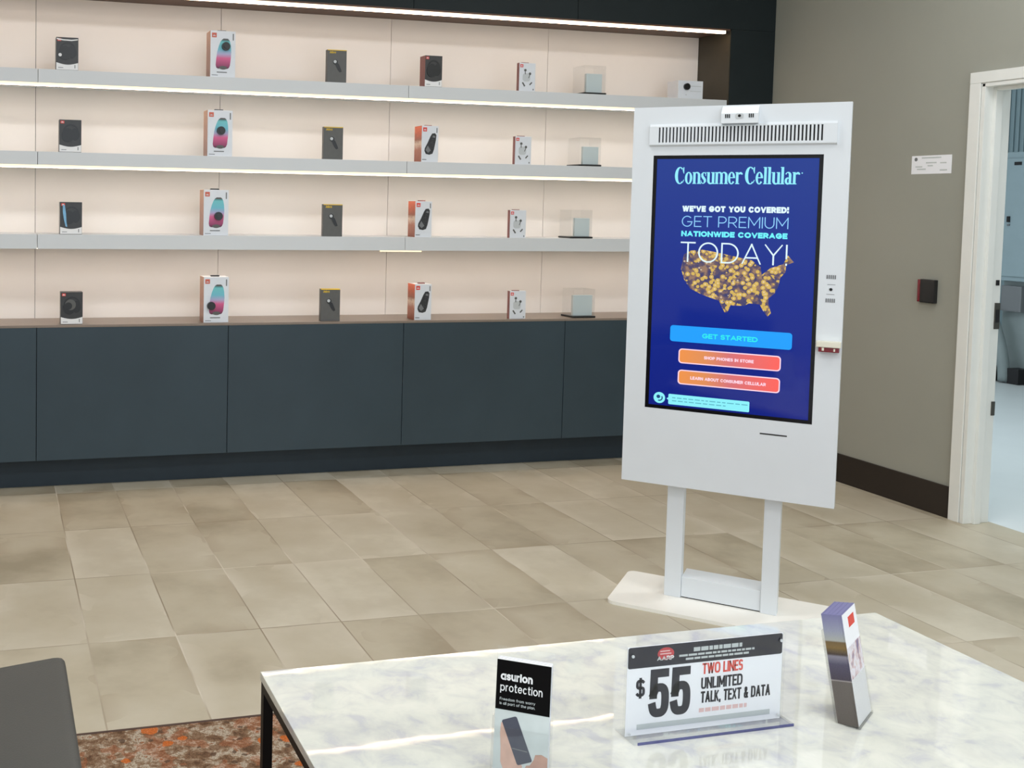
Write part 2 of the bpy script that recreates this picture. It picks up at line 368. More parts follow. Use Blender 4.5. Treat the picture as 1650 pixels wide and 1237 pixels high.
def tag(o, label, cat, group=None):
    o['label'] = label; o['category'] = cat
    if group: o['group'] = group
    return o
def thing(name, label, cat, loc=(0, 0, 0), rot=(0, 0, 0), group=None):
    o = bpy.data.objects.new(name, None); COL.objects.link(o); o.location = loc; o.rotation_euler = rot
    return tag(o, label, cat, group)
def struct(o): o['kind'] = 'structure'; return o
def copy_tree(o, parent=None, name=None):
    c = o.copy(); COL.objects.link(c)
    if parent: c.parent = parent
    for ch in list(o.children): copy_tree(ch, c)
    return c

def arc(cx, cy, rx, ry, d0, d1, n=14, p=2.0):
    """points of a superellipse arc, degrees"""
    out = []
    for k in range(n+1):
        t = math.radians(d0 + (d1-d0)*k/n); c, q = math.cos(t), math.sin(t)
        out.append((cx + rx*math.copysign(abs(c)**(2/p), c), cy + ry*math.copysign(abs(q)**(2/p), q)))
    return out
def strokes(ch, p):
    """centre lines of one letter in a unit box and its natural width (capital height = 1); p squares the curves"""
    A = lambda cx, cy, rx, ry, a, b, n=14: arc(cx, cy, rx, ry, a, b, n, p)
    S_ = A(0.5, 0.75, 0.47, 0.25, 35, 250, 12) + A(0.5, 0.26, 0.5, 0.26, 80, -145, 14)
    D = {'A': (.94, [[(0,0),(.5,1)], [(.5,1),(1,0)], [(.2,.3),(.8,.3)]]), 'B': (.72, [[(0,0),(0,1)], [(0,1),(.5,1)]+A(.5,.76,.44,.24,90,-90,8)+[(0,.52)], [(.45,.52)]+A(.5,.26,.5,.26,90,-90,8)+[(0,0)]]),
     'C': (.90, [A(.5,.5,.5,.5,48,312,24)]), 'D': (.86, [[(0,0),(0,1),(.38,1)]+A(.38,.5,.62,.5,90,-90,16)+[(0,0)]]), 'E': (.62, [[(1,1),(0,1),(0,0),(1,0)], [(0,.51),(.88,.51)]]),
     'G': (.94, [A(.5,.5,.5,.5,48,330,24)+[(1,.46),(.56,.46)]]), 'H': (.8, [[(0,0),(0,1)], [(1,0),(1,1)], [(0,.5),(1,.5)]]), 'I': (.0, [[(.5,0),(.5,1)]]), 'K': (.78, [[(0,0),(0,1)], [(1,1),(0,.36)], [(.34,.58),(1,0)]]),
     'L': (.56, [[(0,1),(0,0),(1,0)]]), 'M': (1.0, [[(0,0),(0,1)], [(1,0),(1,1)], [(0,1),(.5,.25)], [(.5,.25),(1,1)]]), 'N': (.82, [[(0,0),(0,1)], [(1,0),(1,1)], [(0,.98),(1,.02)]]), 'O': (1.0, [A(.5,.5,.5,.5,0,360,32)]),
     'P': (.70, [[(0,0),(0,1),(.5,1)]+A(.5,.7,.5,.3,90,-90,10)+[(0,.4)]]), 'R': (.74, [[(0,0),(0,1),(.5,1)]+A(.5,.71,.48,.29,90,-90,10)+[(0,.42)], [(.5,.42),(1,0)]]), 'S': (.66, [S_]),
     'T': (.74, [[(0,1),(1,1)], [(.5,1),(.5,0)]]), 'U': (.80, [[(0,1)]+A(.5,.42,.5,.42,180,360,16)+[(1,1)]]), 'V': (.92, [[(0,1),(.5,0)], [(.5,0),(1,1)]]), 'W': (1.36, [[(0,1),(.25,0)], [(.25,0),(.5,1)], [(.5,1),(.75,0)], [(.75,0),(1,1)]]),
     'X': (.84, [[(0,0),(1,1)], [(0,1),(1,0)]]), 'Y': (.86, [[(0,1),(.5,.46),(1,1)], [(.5,.46),(.5,0)]]), '!': (.0, [[(.5,1),(.5,.34)], [(.5,.0),(.5,.035)]]), "'": (.0, [[(.5,1),(.5,.78)]]), ',': (.0, [[(.5,.02),(.35,-.12)]]), '.': (.0, [[(.5,0),(.5,.02)]]),
     '&': (.74, [[(1,.0),(.22,.66)]+A(.42,.83,.24,.17,190,-20,12)+[(.18,.45)]+A(.38,.24,.38,.24,150,345,12)+[(.98,.42)]]),
     '5': (.62, [[(.95,1),(.10,1),(.07,.47)], [(.10,.50),(.22,.60)]+A(.5,.32,.5,.32,100,-160,22)]), '$': (.56, [S_, [(.5,-.12),(.5,1.12)]]),
     'a': (.70, [A(.5,.34,.5,.34,0,360,24), [(1,.68),(1,0)]]), 'c': (.58, [A(.5,.34,.5,.34,50,310,20)]), 'e': (.64, [[(0,.35),(1,.35)]+A(.5,.34,.5,.34,0,310,22)]), 'i': (.0, [[(.5,0),(.5,.68)], [(.5,.90),(.5,.93)]]),
     'n': (.56, [[(0,0),(0,.68)], [(0,.34)]+A(.5,.34,.5,.34,180,0,14)+[(1,0)]]), 'o': (.70, [A(.5,.34,.5,.34,0,360,24)]), 'p': (.70, [A(.5,.34,.5,.34,0,360,24), [(0,.68),(0,-.28)]]), 'r': (.30, [[(0,0),(0,.68)], [(0,.30)]+A(1.0,.30,1.0,.38,180,95,8)]),
     's': (.46, [[(q, w*.68) for q, w in S_]]), 't': (.34, [[(.35,.92),(.35,.16),(.5,0),(1,0)], [(0,.68),(1,.68)]]), 'u': (.56, [[(0,.68)]+A(.5,.34,.5,.34,180,360,14)+[(1,.68)], [(1,.68),(1,0)]]),
     'd': (.70, [A(.5,.34,.5,.34,0,360,24), [(1,1),(1,0)]]), 'f': (.34, [[(.4,0),(.4,.75),(.6,.98),(1,1)], [(0,.66),(1,.66)]]), 'm': (.86, [[(0,0),(0,.68)], [(0,.34)]+A(.25,.40,.25,.28,180,0,10)+[(.5,0)], [(.5,.34)]+A(.75,.40,.25,.28,180,0,10)+[(1,0)]]),
     'w': (.86, [[(0,.68),(.25,0),(.5,.68),(.75,0),(1,.68)]]), 'y': (.60, [[(0,.68),(.5,0)], [(1,.68),(.3,-.28)]]), 'l': (.0, [[(.5,0),(.5,1)]]), 'h': (.56, [[(0,0),(0,1)], [(0,.34)]+A(.5,.34,.5,.34,180,0,14)+[(1,0)]]), 'F': (.58, [[(0,0),(0,1),(1,1)], [(0,.5),(.85,.5)]]),
     'J': (.5, [[(1,1)]+A(.5,.3,.5,.3,0,-160,10)]), 'b': (.70, [A(.5,.34,.5,.34,0,360,24), [(0,1),(0,0)]]), ' ': (.20, [])}
    return D[ch]
def lettering(name, rows, mats, parent, y, depth=0.0004, p=2.0):
    """flat drawn letters standing proud of a surface facing -Y. rows: (text, x_left, x_right, z_base, cap_height, stroke / cap height, material index)"""
    mb = MB()
    for (txt, xl, xr, zb, cap, wt, mi) in rows:
        th = wt*cap; gap = 0.15 if wt < 0.15 else 0.06
        nat = [strokes(c, p)[0] for c in txt]
        # letter i takes k*nat + stroke; gaps scale with k too
        n = len(txt); free = (xr-xl) - th*n
        k = max(free, 0.05*(xr-xl)) / (sum(nat) + gap*(n-1))
        x = xl
        for ch, wn_ in zip(txt, nat):
            w = k*wn_
            for line in (strokes(ch, p)[1] if not (ch == '!' and wt > 0.2) else [[(.5,1),(.5,.66)], [(.5,0),(.5,.09)]]):
                P = []
                for (u, v) in line:
                    q = Vector((x + th/2 + u*w if wn_ else x + th/2, zb + th/2 + v*(cap-th)))
                    if not P or (q-P[-1]).length > 1e-7: P.append(q)
                if len(P) < 2: continue
                closed = (P[0]-P[-1]).length < th*0.05
                if not closed:
                    P[0] = P[0] - (P[1]-P[0]).normalized()*th/2; P[-1] = P[-1] + (P[-1]-P[-2]).normalized()*th/2
                L_, R_ = [], []
                for i in range(len(P)):
                    d0 = (P[i]-P[i-1]).normalized() if i else ((P[-1]-P[-2]).normalized() if closed else None)
                    d1 = (P[i+1]-P[i]).normalized() if i+1 < len(P) else ((P[1]-P[0]).normalized() if closed else None)
                    d0 = d0 or d1; d1 = d1 or d0
                    n0 = Vector((-d0.y, d0.x)); n1 = Vector((-d1.y, d1.x)); m = n0+n1
                    m = n0 if m.length < 1e-4 else m.normalized()
                    sc_ = min(1.0/max(m.dot(n0), 0.2), 2.6)*th/2
                    L_.append(P[i]+m*sc_); R_.append(P[i]-m*sc_)
                lo_, hi_ = (zb, zb+cap) if ch.isupper() or ch == '5' else (-1e9, 1e9)
                xlo, xhi = (x, x+w+th) if ch.isupper() else (-1e9, 1e9)
                fix = lambda q: (min(max(q.x, xlo), xhi), min(max(q.y, lo_), hi_))
                tmp = bmesh.new()
                fr_ = [(tmp.verts.new((fix(a_)[0], y-depth, fix(a_)[1])), tmp.verts.new((fix(b_)[0], y-depth, fix(b_)[1]))) for a_, b_ in zip(L_, R_)]
                bk_ = [(tmp.verts.new((v0.co.x, y, v0.co.z)), tmp.verts.new((v1.co.x, y, v1.co.z))) for v0, v1 in fr_]
                for i in range(len(P)-1):
                    tmp.faces.new((fr_[i][0], fr_[i][1], fr_[i+1][1], fr_[i+1][0]))
                    tmp.faces.new((fr_[i][0], fr_[i+1][0], bk_[i+1][0], bk_[i][0])); tmp.faces.new((fr_[i][1], bk_[i][1], bk_[i+1][1], fr_[i+1][1]))
                mb._add(tmp, mi)
            x += w + th + gap*k
    return mb.build(name, mats, parent)

# ------------------------------------------------------------------ the room
XR = 4.132                                            # taupe wall
struct(MB().box(-3.2, XR+0.14, -8.0, 0.06, -0.05, 0).build('floor', MT['tile']))
struct(MB().box(-3.2, XR+0.14, -8.0, 0.2, CEIL, CEIL+0.06).build('ceiling', MT['ceil']))
struct(MB().box(-3.2, XR+0.14, 0.012, 0.14, 0, CEIL).build('wall_back', MT['black']))
struct(MB().box(-3.3, -3.2, -8.0, 0.14, 0, CEIL).build('wall_left', MT['taupe']))
DY0, DY1, DZ = -1.655, -2.62, 2.013                   # door opening in the right wall
wr = MB()
wr.box(XR, XR+0.13, DY0, 0.14, 0, CEIL).box(XR, XR+0.13, -8.0, DY1, 0, CEIL).box(XR, XR+0.13, DY1, DY0, DZ, CEIL)
struct(wr.build('wall_right', MT['taupe']))
struct(MB().box(XR-0.012, XR, -1.64, -0.30, 0, 0.149, bev=0.003).build('baseboard_right', MT['base']))
door = bpy.data.objects.new('door_1', None); COL.objects.link(door); door['kind'] = 'structure'
cs = MB()
for (ya, yb) in ((-1.594, -1.65), (DY1-0.005, DY1-0.06)): cs.box(XR-0.022, XR-0.0005, min(ya, yb), max(ya, yb), 0.0, 2.0158, bev=0.003)
cs.box(XR-0.022, XR-0.0005, DY1-0.06, -1.594, 2.0158, 2.066, bev=0.003); cs.build('casing', MT['trim'], door)
jb = MB()
jb.box(XR-0.018, XR+0.128, -1.672, DY0+0.002, 0, DZ, bev=0.002).box(XR-0.018, XR+0.128, DY1-0.002, DY1+0.015, 0, DZ, bev=0.002).box(XR-0.018, XR+0.128, DY1, DY0, DZ-0.016, DZ+0.002, bev=0.002)
jb.build('jamb', MT['trim'], door)
st = MB(); st.box(XR+0.028, XR+0.066, -1.688, -1.672, 0, DZ-0.016, bev=0.003).box(XR+0.028, XR+0.066, DY1+0.015, DY1+0.03, 0, DZ-0.016, bev=0.003).box(XR+0.028, XR+0.066, DY1+0.03, -1.688, DZ-0.032, DZ-0.016, bev=0.003)
st.build('door_stop', MT['trim'], door)
sp = MB().box(XR+0.098, XR+0.128, -1.676, -1.6725, 0.90, 1.02, bev=0.001).box(XR+0.104, XR+0.122, -1.6775, -1.6761, 0.93, 0.99, mi=1)
sp.build('strike_plate', [MT['steel'], MT['dark']], door)
MB().box(XR+0.098, XR+0.118, -1.6745, -1.6725, 1.10, 1.125, bev=0.001).build('bolt_hole', MT['dark'], door)
MB().box(XR+0.108, XR+0.128, -1.676, -1.6725, 0.50, 0.565, bev=0.001).build('lower_strike', MT['steel'], door)

# the room behind the door
struct(MB().box(XR+0.14, 8.6, -4.6, 3.2, -0.05, -0.002).build('floor_back_room', MT['resin']))
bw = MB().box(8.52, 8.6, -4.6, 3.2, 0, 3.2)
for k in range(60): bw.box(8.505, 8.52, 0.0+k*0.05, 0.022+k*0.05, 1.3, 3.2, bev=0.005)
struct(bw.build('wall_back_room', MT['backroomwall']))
struct(MB().box(XR+0.14, 8.6, 3.12, 3.2, 0, 3.2).build('wall_back_room_north', MT['ceil']))
struct(MB().box(XR+0.14, 8.6, -4.68, -4.6, 0, 3.2).build('wall_back_room_south', MT['ceil']))
struct(MB().box(XR+0.14, 8.6, -4.6, 3.2, 3.2, 3.26).build('ceiling_back_room', MT['ceil']))
tk = thing('water_heater_cabinet', 'pale blue-grey steel cabinet with black vent, standing in the room behind the doorway', 'cabinet', (8.2, 1.385, 0))
MB().box(-0.02, 0.30, -0.75, 0.43, 0.86, 1.955, bev=0.01).build('cabinet_body', MT['cabinet'], tk)
MB().box(-0.036, -0.021, -0.73, 0.375, 0.90, 1.90, bev=0.006).build('cabinet_door', MT['cabinet'], tk)
MB().box(-0.040, -0.0365, 0.225, 0.292, 1.842, 1.87, bev=0.001).build('vent_slot', MT['dark'], tk)
MB().box(-0.052, -0.0365, 0.305, 0.328, 1.36, 1.41, bev=0.004).box(-0.048, -0.0365, 0.305, 0.325, 1.33, 1.345, mi=1, bev=0.002).build('latch', [MT['dark'], MT['grey']], tk)
lo = MB().box(0.04, 0.30, -0.75, 0.40, 0.10, 0.858, bev=0.008)
for yy in (-0.6, 0.25): lo.box(0.05, 0.28, yy, yy+0.08, 0.0, 0.10)
lo.build('lower_housing', MT['conduit'], tk)
MB().box(-0.02, 0.038, 0.18, 0.37, 0.60, 0.82, bev=0.012).build('junction_box', MT['grey'], tk)
pts = []
for k in range(15):
    a = k/14; pts.append((-0.09, 0.40 - 0.16*math.sin(a*PI*0.5), 0.60 - 0.585*a))
MB().tube(pts, 0.045, 14).build('conduit_hose', MT['conduit'], tk)
MB().box(-0.10, 0.02, 0.32, 0.42, 0.0, 0.12, bev=0.006).box(-0.10, 0.02, 0.10, 0.205, 0.0, 0.13, mi=0, bev=0.006).split('foot', MT['dark'], tk)

# ------------------------------------------------------------------ the shelf wall
ordinal = ['leftmost', 'second', 'third', 'fourth', 'fifth']
seams = [-0.95, 0.0, 0.95, 1.9, 2.85, 3.834]
seam_txt = ['sliver of white back panel cut off by the picture edge, beyond the boxed headphones',
            'white back panel behind the boxed headphones',
            'white back panel between the pink-and-teal speaker boxes and the slanted black speaker boxes',
            'white back panel behind the small white earphone cartons',
            'white back panel behind the clear display cubes, ending at the dark pillar']
for i in range(5):
    o = MB().box(seams[i]+0.0012, seams[i+1]-0.0012, 0.0, 0.0115, 0.80, 2.436).build('back_panel', MT['backwhite'])
    tag(o, seam_txt[i], 'wall panel', 'white back panels behind the shelves')
shelf_z = [(1.9825, 2.048, 'top'), (1.589, 1.653, 'middle'), (1.183, 1.254, 'lowest')]
DS = 0.274
segs = [(-1.9, 0.0, 'short visible end of the %s white wall shelf, cut by the picture edge'),
        (0.0, 1.9, 'long middle piece of the %s white wall shelf, carrying headphone and speaker boxes'),
        (1.9, 3.834, 'piece of the %s white wall shelf running behind the touch-screen kiosk')]
for (z0, z1, nm) in shelf_z:
    for (x0, x1, tx) in segs:
        t = thing('wall_shelf', tx % nm, 'shelf', (x0, 0, z0), group='white wall shelves with light strips')
        w = x1-x0
        MB().box(0.0012, w-0.0012, -DS, -0.0005, 0, z1-z0, bev=0.0015).build('shelf_board', MT['shelf'], t)
        # light strip under the front edge: lens at the bottom, pale diffuser flanks
        if nm == 'lowest':
            MB().box(0.0, w, -DS+0.030, -DS+0.052, -0.0006, 0.0).build('light_strip', MT['led'], t)
            if x1 > 0:
                xa, xb = (1.768, 1.8985) if x0 == 0.0 else (0.0015, 0.096)
                MB().box(xa, xb, -DS+0.006, -DS+0.026, -0.0065, -0.0002).build('loose_strip_end', MT['ledside'], t)
        else:
            b_ = MB(); b_.box(0.0, w, -DS+0.004, -DS+0.026, -0.0125, -0.0002, mi=1); b_.box(0.0, w, -DS+0.005, -DS+0.025, -0.0135, -0.0127, mi=0)
            b_.build('light_strip', [MT['led'], MT['ledside']], t)
# base cabinets
DC = 0.3164; ZC = 0.816; YK = -0.205; ZK = 0.1543
cab = [-1.893, -0.95, -0.003, 0.9427, 1.886, 2.830, 3.79]
cab_txt = ['', 'sliver of dark base cabinet cut off by the picture edge', 'dark base cabinet below the boxed headphones',
           'dark base cabinet below the charcoal earbud carton', 'dark base cabinet below the small white earphone carton', 'dark base cabinet half hidden behind the white kiosk']
for i in range(1, 6):
    x0, x1 = cab[i], cab[i+1]
    t = thing('base_cabinet', cab_txt[i], 'cabinet', (x0, 0, 0), group='dark base cabinets along the shelf wall')
    MB().box(0.001, x1-x0-0.001, -DC+0.019, -0.001, ZK+0.002, ZC-0.0125).build('carcass', MT['kick'], t)
    MB().box(0.0016, x1-x0-0.0016, -DC, -DC+0.018, ZK, ZC-0.0125, bev=0.0008).build('door', MT['navy'], t)
    MB().box(0.0, x1-x0, YK, -0.002, 0, ZK+0.001).build('toe_kick', MT['kick'], t)
tag(MB().box(-0.95, XR-0.002, -DC-0.001, -0.0008, ZC-0.012, ZC, bev=0.001).build('countertop', MT['counter']), 'long thin grey-brown countertop over the dark base cabinets', 'countertop')
tag(MB().box(3.792, XR-0.002, -DC, -0.30, 0, ZC-0.013).build('filler_panel', MT['navy']), 'dark filler panel closing the base cabinets to the taupe wall, behind the kiosk', 'panel')
# dark surround
fas = [-0.95, 0.007, 0.961, 1.915, 2.869, XR]
fas_txt = ['black panel above the light bar, beyond the boxed headphones', 'black panel above the light bar, over the tall speaker boxes', 'black panel above the light bar, over the charcoal earbud carton',
           'black panel above the light bar, over the small white earphone carton', 'black panel above the end of the light bar, meeting the taupe wall']
for i in range(5):
    x1 = fas[i+1] - (0.0015 if i < 4 else 0.001)
    tag(MB().box(fas[i]+0.0015, x1, -0.281, 0.0, 2.447, CEIL-0.002).build('fascia_panel', MT['black']), fas_txt[i], 'panel', 'black panels above the shelf wall')
tag(MB().box(3.8348, 3.8395, -0.279, -0.0005, ZC+0.001, 2.4364).build('side_return', plain('return_warm_lit_brown', srgb(64, 58, 45), 0.5, var=0.06)), 'panel coloured olive-brown as if lit, closing the shelf recess at its end, above the kiosk', 'panel')  # thin panel added; warm light on the black upright is put into its colour
tag(MB().box(3.8400, XR-0.001, -0.281, 0.0, ZC+0.001, 2.4455).build('side_pillar', MT['black']), 'black upright panel between the shelf ends and the taupe wall', 'panel')
tag(MB().box(-0.95, 3.834, -0.2805, -0.0006, 2.437, 2.4465).build('cove_soffit', MT['soffit']), 'strip coloured warm brown as if lit, under the black panels, above the white back panels', 'soffit')
t = thing('light_bar', 'long glowing light bar along the edge of the black panels above the top shelf', 'light', (-0.95, 0, 2.437))
b_ = MB().box(0, 4.755, -0.279, -0.258, -0.0145, -0.0003, mi=1).box(0, 4.755, -0.278, -0.259, -0.0157, -0.0148, mi=0)
b_.build('light_strip', [MT['cove_led'], MT['cove_side']], t)
MB().box(4.7552, 4.765, -0.279, -0.258, -0.0145, -0.0003).build('end_cap', MT['dark'], t)

# ------------------------------------------------------------------ goods on the shelves (origin: middle of the bottom front edge, front faces -Y)
def carton(mb, w, d, h, bev=0.0012):
    mb.box(-w/2, w/2, 0, d, 0, h, bev=bev)
    for f in mb.bm.faces:
        c = f.calc_center_median()
        if c.x < -w/2 + 0.0008: f.material_index = 1
        elif c.z > h - 0.0008: f.material_index = 2
    return mb
def make_headphones(side):
    t = thing('headphone_box', '', 'box'); w, h, d = 0.106, 0.157, 0.07
    carton(MB(), w, d, h).build('carton', [MT['boxblack'], MT['sidered'] if side else MT['boxblack'], MT['boxblack']], t)
    lo = [(-w/2+0.001, 0.002), (w/2-0.001, 0.002), (w/2-0.001, 0.036)] + [(w/2-0.001-(w-0.002)*k/10, 0.036 - 0.010*math.sin(PI*k/10)) for k in range(1, 10)] + [(-w/2+0.001, 0.036)]
    MB().prism(lo, -0.0006, -0.0001).build('white_band', MT['whiteink'], t)
    art = MB().prism(disc(-0.012, 0.082, 0.030, 24, 0.034), -0.0032, -0.0001).prism(disc(0.022, 0.086, 0.022, 20, 0.030), -0.0022, -0.0001)
    arc = [(-0.04+0.0035, 0.09)]
    arc = [(0.002 + 0.040*math.cos(PI*k/12), 0.092 + 0.044*math.sin(PI*k/12)) for k in range(13)] + [(0.002 + 0.033*math.cos(PI*k/12), 0.092 + 0.036*math.sin(PI*k/12)) for k in range(12, -1, -1)]
    art.prism(arc, -0.0018, -0.0001)
    art.build('headphone_picture', MT['darkplastic'], t)
    lg = MB().prism(rrect(-w/2+0.006, -w/2+0.024, h-0.019, h-0.006, 0.001), -0.0008, -0.0001).build('logo_square', MT['redink'], t)
    lettering('logo_letters', [('JBL', -w/2+0.0085, -w/2+0.0215, h-0.0157, 0.0062, 0.24, 0)], [MT['boxwhite']], lg, -0.0008, 0.0003)
    MB().box(-w/2+0.010, -w/2+0.034, -0.0008, -0.0002, 0.010, 0.013).box(w/2-0.018, w/2-0.014, -0.0008, -0.0002, 0.010, 0.026).split('small_print', MT['grey'], t)
    return t
def make_big_speaker(dx, dz):
    t = thing('speaker_box', '', 'box'); w, h, d = 0.129, 0.230, 0.10
    carton(MB(), w, d, h).build('carton', [MT['boxwhite'], MT['sidebrown'], MT['boxwhite']], t)
    MB().box(-0.022, 0.022, 0.03, 0.05, h, h+0.007, bev=0.001).build('hang_tab', MT['darkplastic'], t)
    cx = 0.006; out = []
    prof = [(0.042, 0.024), (0.047, 0.032), (0.06, 0.0365), (0.09, 0.037), (0.125, 0.036), (0.155, 0.031), (0.175, 0.025), (0.188, 0.017)]
    tilt = lambda x, z: (x + (z-0.115)*0.10, z)
    out = [tilt(cx-r, z) for z, r in prof] + [tilt(cx+r, z) for z, r in reversed(prof)]
    MB().prism(out, -0.0012, -0.0001).build('speaker_picture', MT['spk'], t)
    MB().prism([tilt(cx+r*s, z) for (s, r, z) in ((-1, 0.017, 0.183), (1, 0.017, 0.183), (1, 0.012, 0.192), (-1, 0.012, 0.192))], -0.0016, -0.0001).prism(disc(cx-0.004, 0.047, 0.020, 20, 0.009), -0.0016, -0.0001).split('speaker_rim', MT['boxdark'], t)
    lg = MB().prism(rrect(-w/2+0.008, -w/2+0.032, h-0.034, h-0.011, 0.001), -0.0010, -0.0001).build('logo_square', MT['orange'], t)
    lettering('logo_letters', [('JBL', -w/2+0.012, -w/2+0.028, h-0.0280, 0.0062, 0.24, 0)], [MT['boxwhite']], lg, -0.0010, 0.0003)
    MB().box(w/2-0.015, w/2-0.009, -0.0008, -0.0002, h-0.045, h-0.012).box(-0.03, 0.022, -0.0008, -0.0002, 0.022, 0.027).box(-0.055, -0.025, -0.0008, -0.0002, 0.008, 0.011).split('small_print', MT['grey'], t)
    tg = MB()
    tg.prism(disc(dx, dz, 0.021, 28), -0.016, -0.002).prism(disc(dx, dz, 0.012, 20), -0.0195, -0.016)
    tg.build('security_tag', MT['darkplastic'], t)
    return t
def make_earbuds():
    t = thing('earbud_box', '', 'box'); w, h, d = 0.103, 0.167, 0.035
    carton(MB(), w, d, h).build('carton', [MT['boxdark'], MT['boxblack'], MT['yellow']], t)
    lettering('yellow_wordmark', [('Jabra', -0.040, -0.006, 0.148, 0.012, 0.22, 0)], [MT['yellow']], t, -0.0002)
    MB().box(-w/2+0.001, w/2-0.001, -0.0006, -0.0001, h-0.0045, h-0.0008).build('yellow_edge', MT['yellow'], t)
    body = MB(); L = [(-0.012, 0.098), (-0.004, 0.106), (0.010, 0.094), (0.022, 0.068), (0.026, 0.056), (0.016, 0.052), (0.006, 0.064)]
    body.prism(L, -0.0022, -0.0001); body.prism(disc(-0.008, 0.104, 0.013), -0.0016, -0.0001)
    body.build('earbud_picture', MT['darkplastic'], t)
    MB().prism(disc(-0.010, 0.106, 0.008, 16), -0.0028, -0.0001).build('earbud_tip', MT['palegrey'], t)
    return t
def make_small_speaker():
    t = thing('small_speaker_box', '', 'box'); w, h, d = 0.096, 0.190, 0.097
    carton(MB(), w, d, h).build('carton', [MT['boxwhite'], MT['sideprint'], MT['boxwhite']], t)
    MB().box(-0.014, 0.022, 0.03, 0.05, h, h+0.006, bev=0.001).build('hang_tab', MT['sidered'], t)
    out = [(-0.030, 0.058), (-0.022, 0.042), (-0.002, 0.038), (0.016, 0.044), (0.024, 0.066), (0.034, 0.118), (0.036, 0.142), (0.028, 0.152), (0.012, 0.150), (0.002, 0.134), (-0.014, 0.098), (-0.028, 0.072)]
    MB().prism(out, -0.0014, -0.0001).build('speaker_picture', MT['spkgrey'], t)
    MB().prism([(-0.024, 0.062), (-0.010, 0.048), (0.006, 0.060), (-0.012, 0.086)], -0.0020, -0.0001).prism([(0.018, 0.140), (0.030, 0.136), (0.028, 0.128), (0.014, 0.130)], -0.002, -0.0001).build('speaker_highlight', MT['grey'], t)
    lg = MB().prism(rrect(-w/2+0.008, -w/2+0.030, h-0.030, h-0.009, 0.001), -0.0010, -0.0001).build('logo_square', MT['redink'], t)
    lettering('logo_letters', [('JBL', -w/2+0.0115, -w/2+0.0265, h-0.0240, 0.0062, 0.24, 0)], [MT['boxwhite']], lg, -0.0010, 0.0003)
    MB().box(w/2-0.012, w/2-0.007, -0.0008, -0.0002, h-0.036, h-0.010).box(-0.042, -0.018, -0.0008, -0.0002, 0.010, 0.014).split('small_print', MT['grey'], t)
    return t
def make_earphones():
    t = thing('earphone_box', '', 'box'); w, h, d = 0.097, 0.151, 0.026
    carton(MB(), w, d, h).build('carton', [MT['boxwhite'], MT['sidered'], MT['boxwhite']], t)
    MB().box(-0.030, 0.012, 0.008, 0.018, h, h+0.004, bev=0.001).build('hang_tab', MT['sidered'], t)
    MB().prism(rrect(-0.026, 0.018, 0.052, 0.096, 0.014), -0.0010, -0.0001).build('cable_picture', MT['palegrey'], t)
    ph = MB().prism(disc(-0.012, 0.112, 0.007), -0.0016, -0.0001).prism([(-0.014, 0.104), (-0.010, 0.104), (-0.010, 0.090), (-0.014, 0.090)], -0.0016, -0.0001)
    ph.prism(disc(0.016, 0.094, 0.007), -0.0016, -0.0001).prism([(0.013, 0.088), (0.017, 0.088), (0.010, 0.070), (0.006, 0.070)], -0.0016, -0.0001)
    ph.prism([(-0.030, 0.044), (-0.024, 0.048), (-0.010, 0.028), (-0.016, 0.024)], -0.0016, -0.0001).prism([(0.026, 0.050), (0.031, 0.046), (0.018, 0.032), (0.013, 0.036)], -0.0016, -0.0001)
    ph.split('earphone_picture', MT['boxdark'], t)
    lg = MB().prism(rrect(-w/2+0.006, -w/2+0.024, h-0.024, h-0.008, 0.001), -0.0010, -0.0001).build('logo_square', MT['redink'], t)
    lettering('logo_letters', [('JBL', -w/2+0.0085, -w/2+0.0215, h-0.0195, 0.0062, 0.24, 0)], [MT['boxwhite']], lg, -0.0010, 0.0003)
    MB().box(w/2-0.014, w/2-0.008, -0.0008, -0.0002, 0.006, 0.014).split('small_print', MT['grey'], t)
    return t
def make_cube():
    t = thing('acrylic_display_cube', '', 'display case'); w, h, d = 0.140, 0.156, 0.13
    MB().box(-w/2, w/2, 0, d, 0, 0.010, bev=0.003).build('base', MT['darkplastic'], t)
    c = MB(); e = 0.0025
    x0, x1 = -w/2+0.004, w/2-0.004
    c.box(x0, x1, 0.004, 0.004+e, 0.010, h).box(x0, x1, d-0.004-e, d-0.004, 0.010, h).box(x0, x0+e, 0.0066, d-0.0066, 0.010, h).box(x1-e, x1, 0.0066, d-0.0066, 0.010, h).box(x0, x1, 0.0041, d-0.0041, h+0.0001, h+e)
    c.build('cover', MT['thin'], t)
    return t
items = {}
shelf_words = ['on the top shelf', 'on the middle shelf', 'on the lowest shelf', 'on the countertop']
zs = [2.048, 1.653, 1.254, 0.816]
def place(proto, x0, x1, row, label, group, y=None, rz=0.0, first=None):
    o = proto if 'used' not in proto else copy_tree(proto)
    proto['used'] = True
    o.location = ((x0+x1)/2, (y if y is not None else (-0.262 if row < 3 else -0.295)), zs[row] + 0.0004); o.rotation_euler = (0, 0, rz)
    tag(o, label, proto['category'], group)
    return o
hp = make_headphones(False)
hps = []
for r, (a, b) in enumerate(((0.083, 0.194), (0.103, 0.208), (0.110, 0.212), (0.114, 0.215))):
    tx = ['black boxed headphones with a shiny curved film, %s', 'black boxed headphones with a dark strip at mid-height, %s', 'black boxed headphones with a pale blue streak, %s', 'black boxed headphones with a round grey picture, %s'][r]
    o = place(hp, a, b, r, tx % shelf_words[r], 'black headphone boxes')
    hps.append(o)
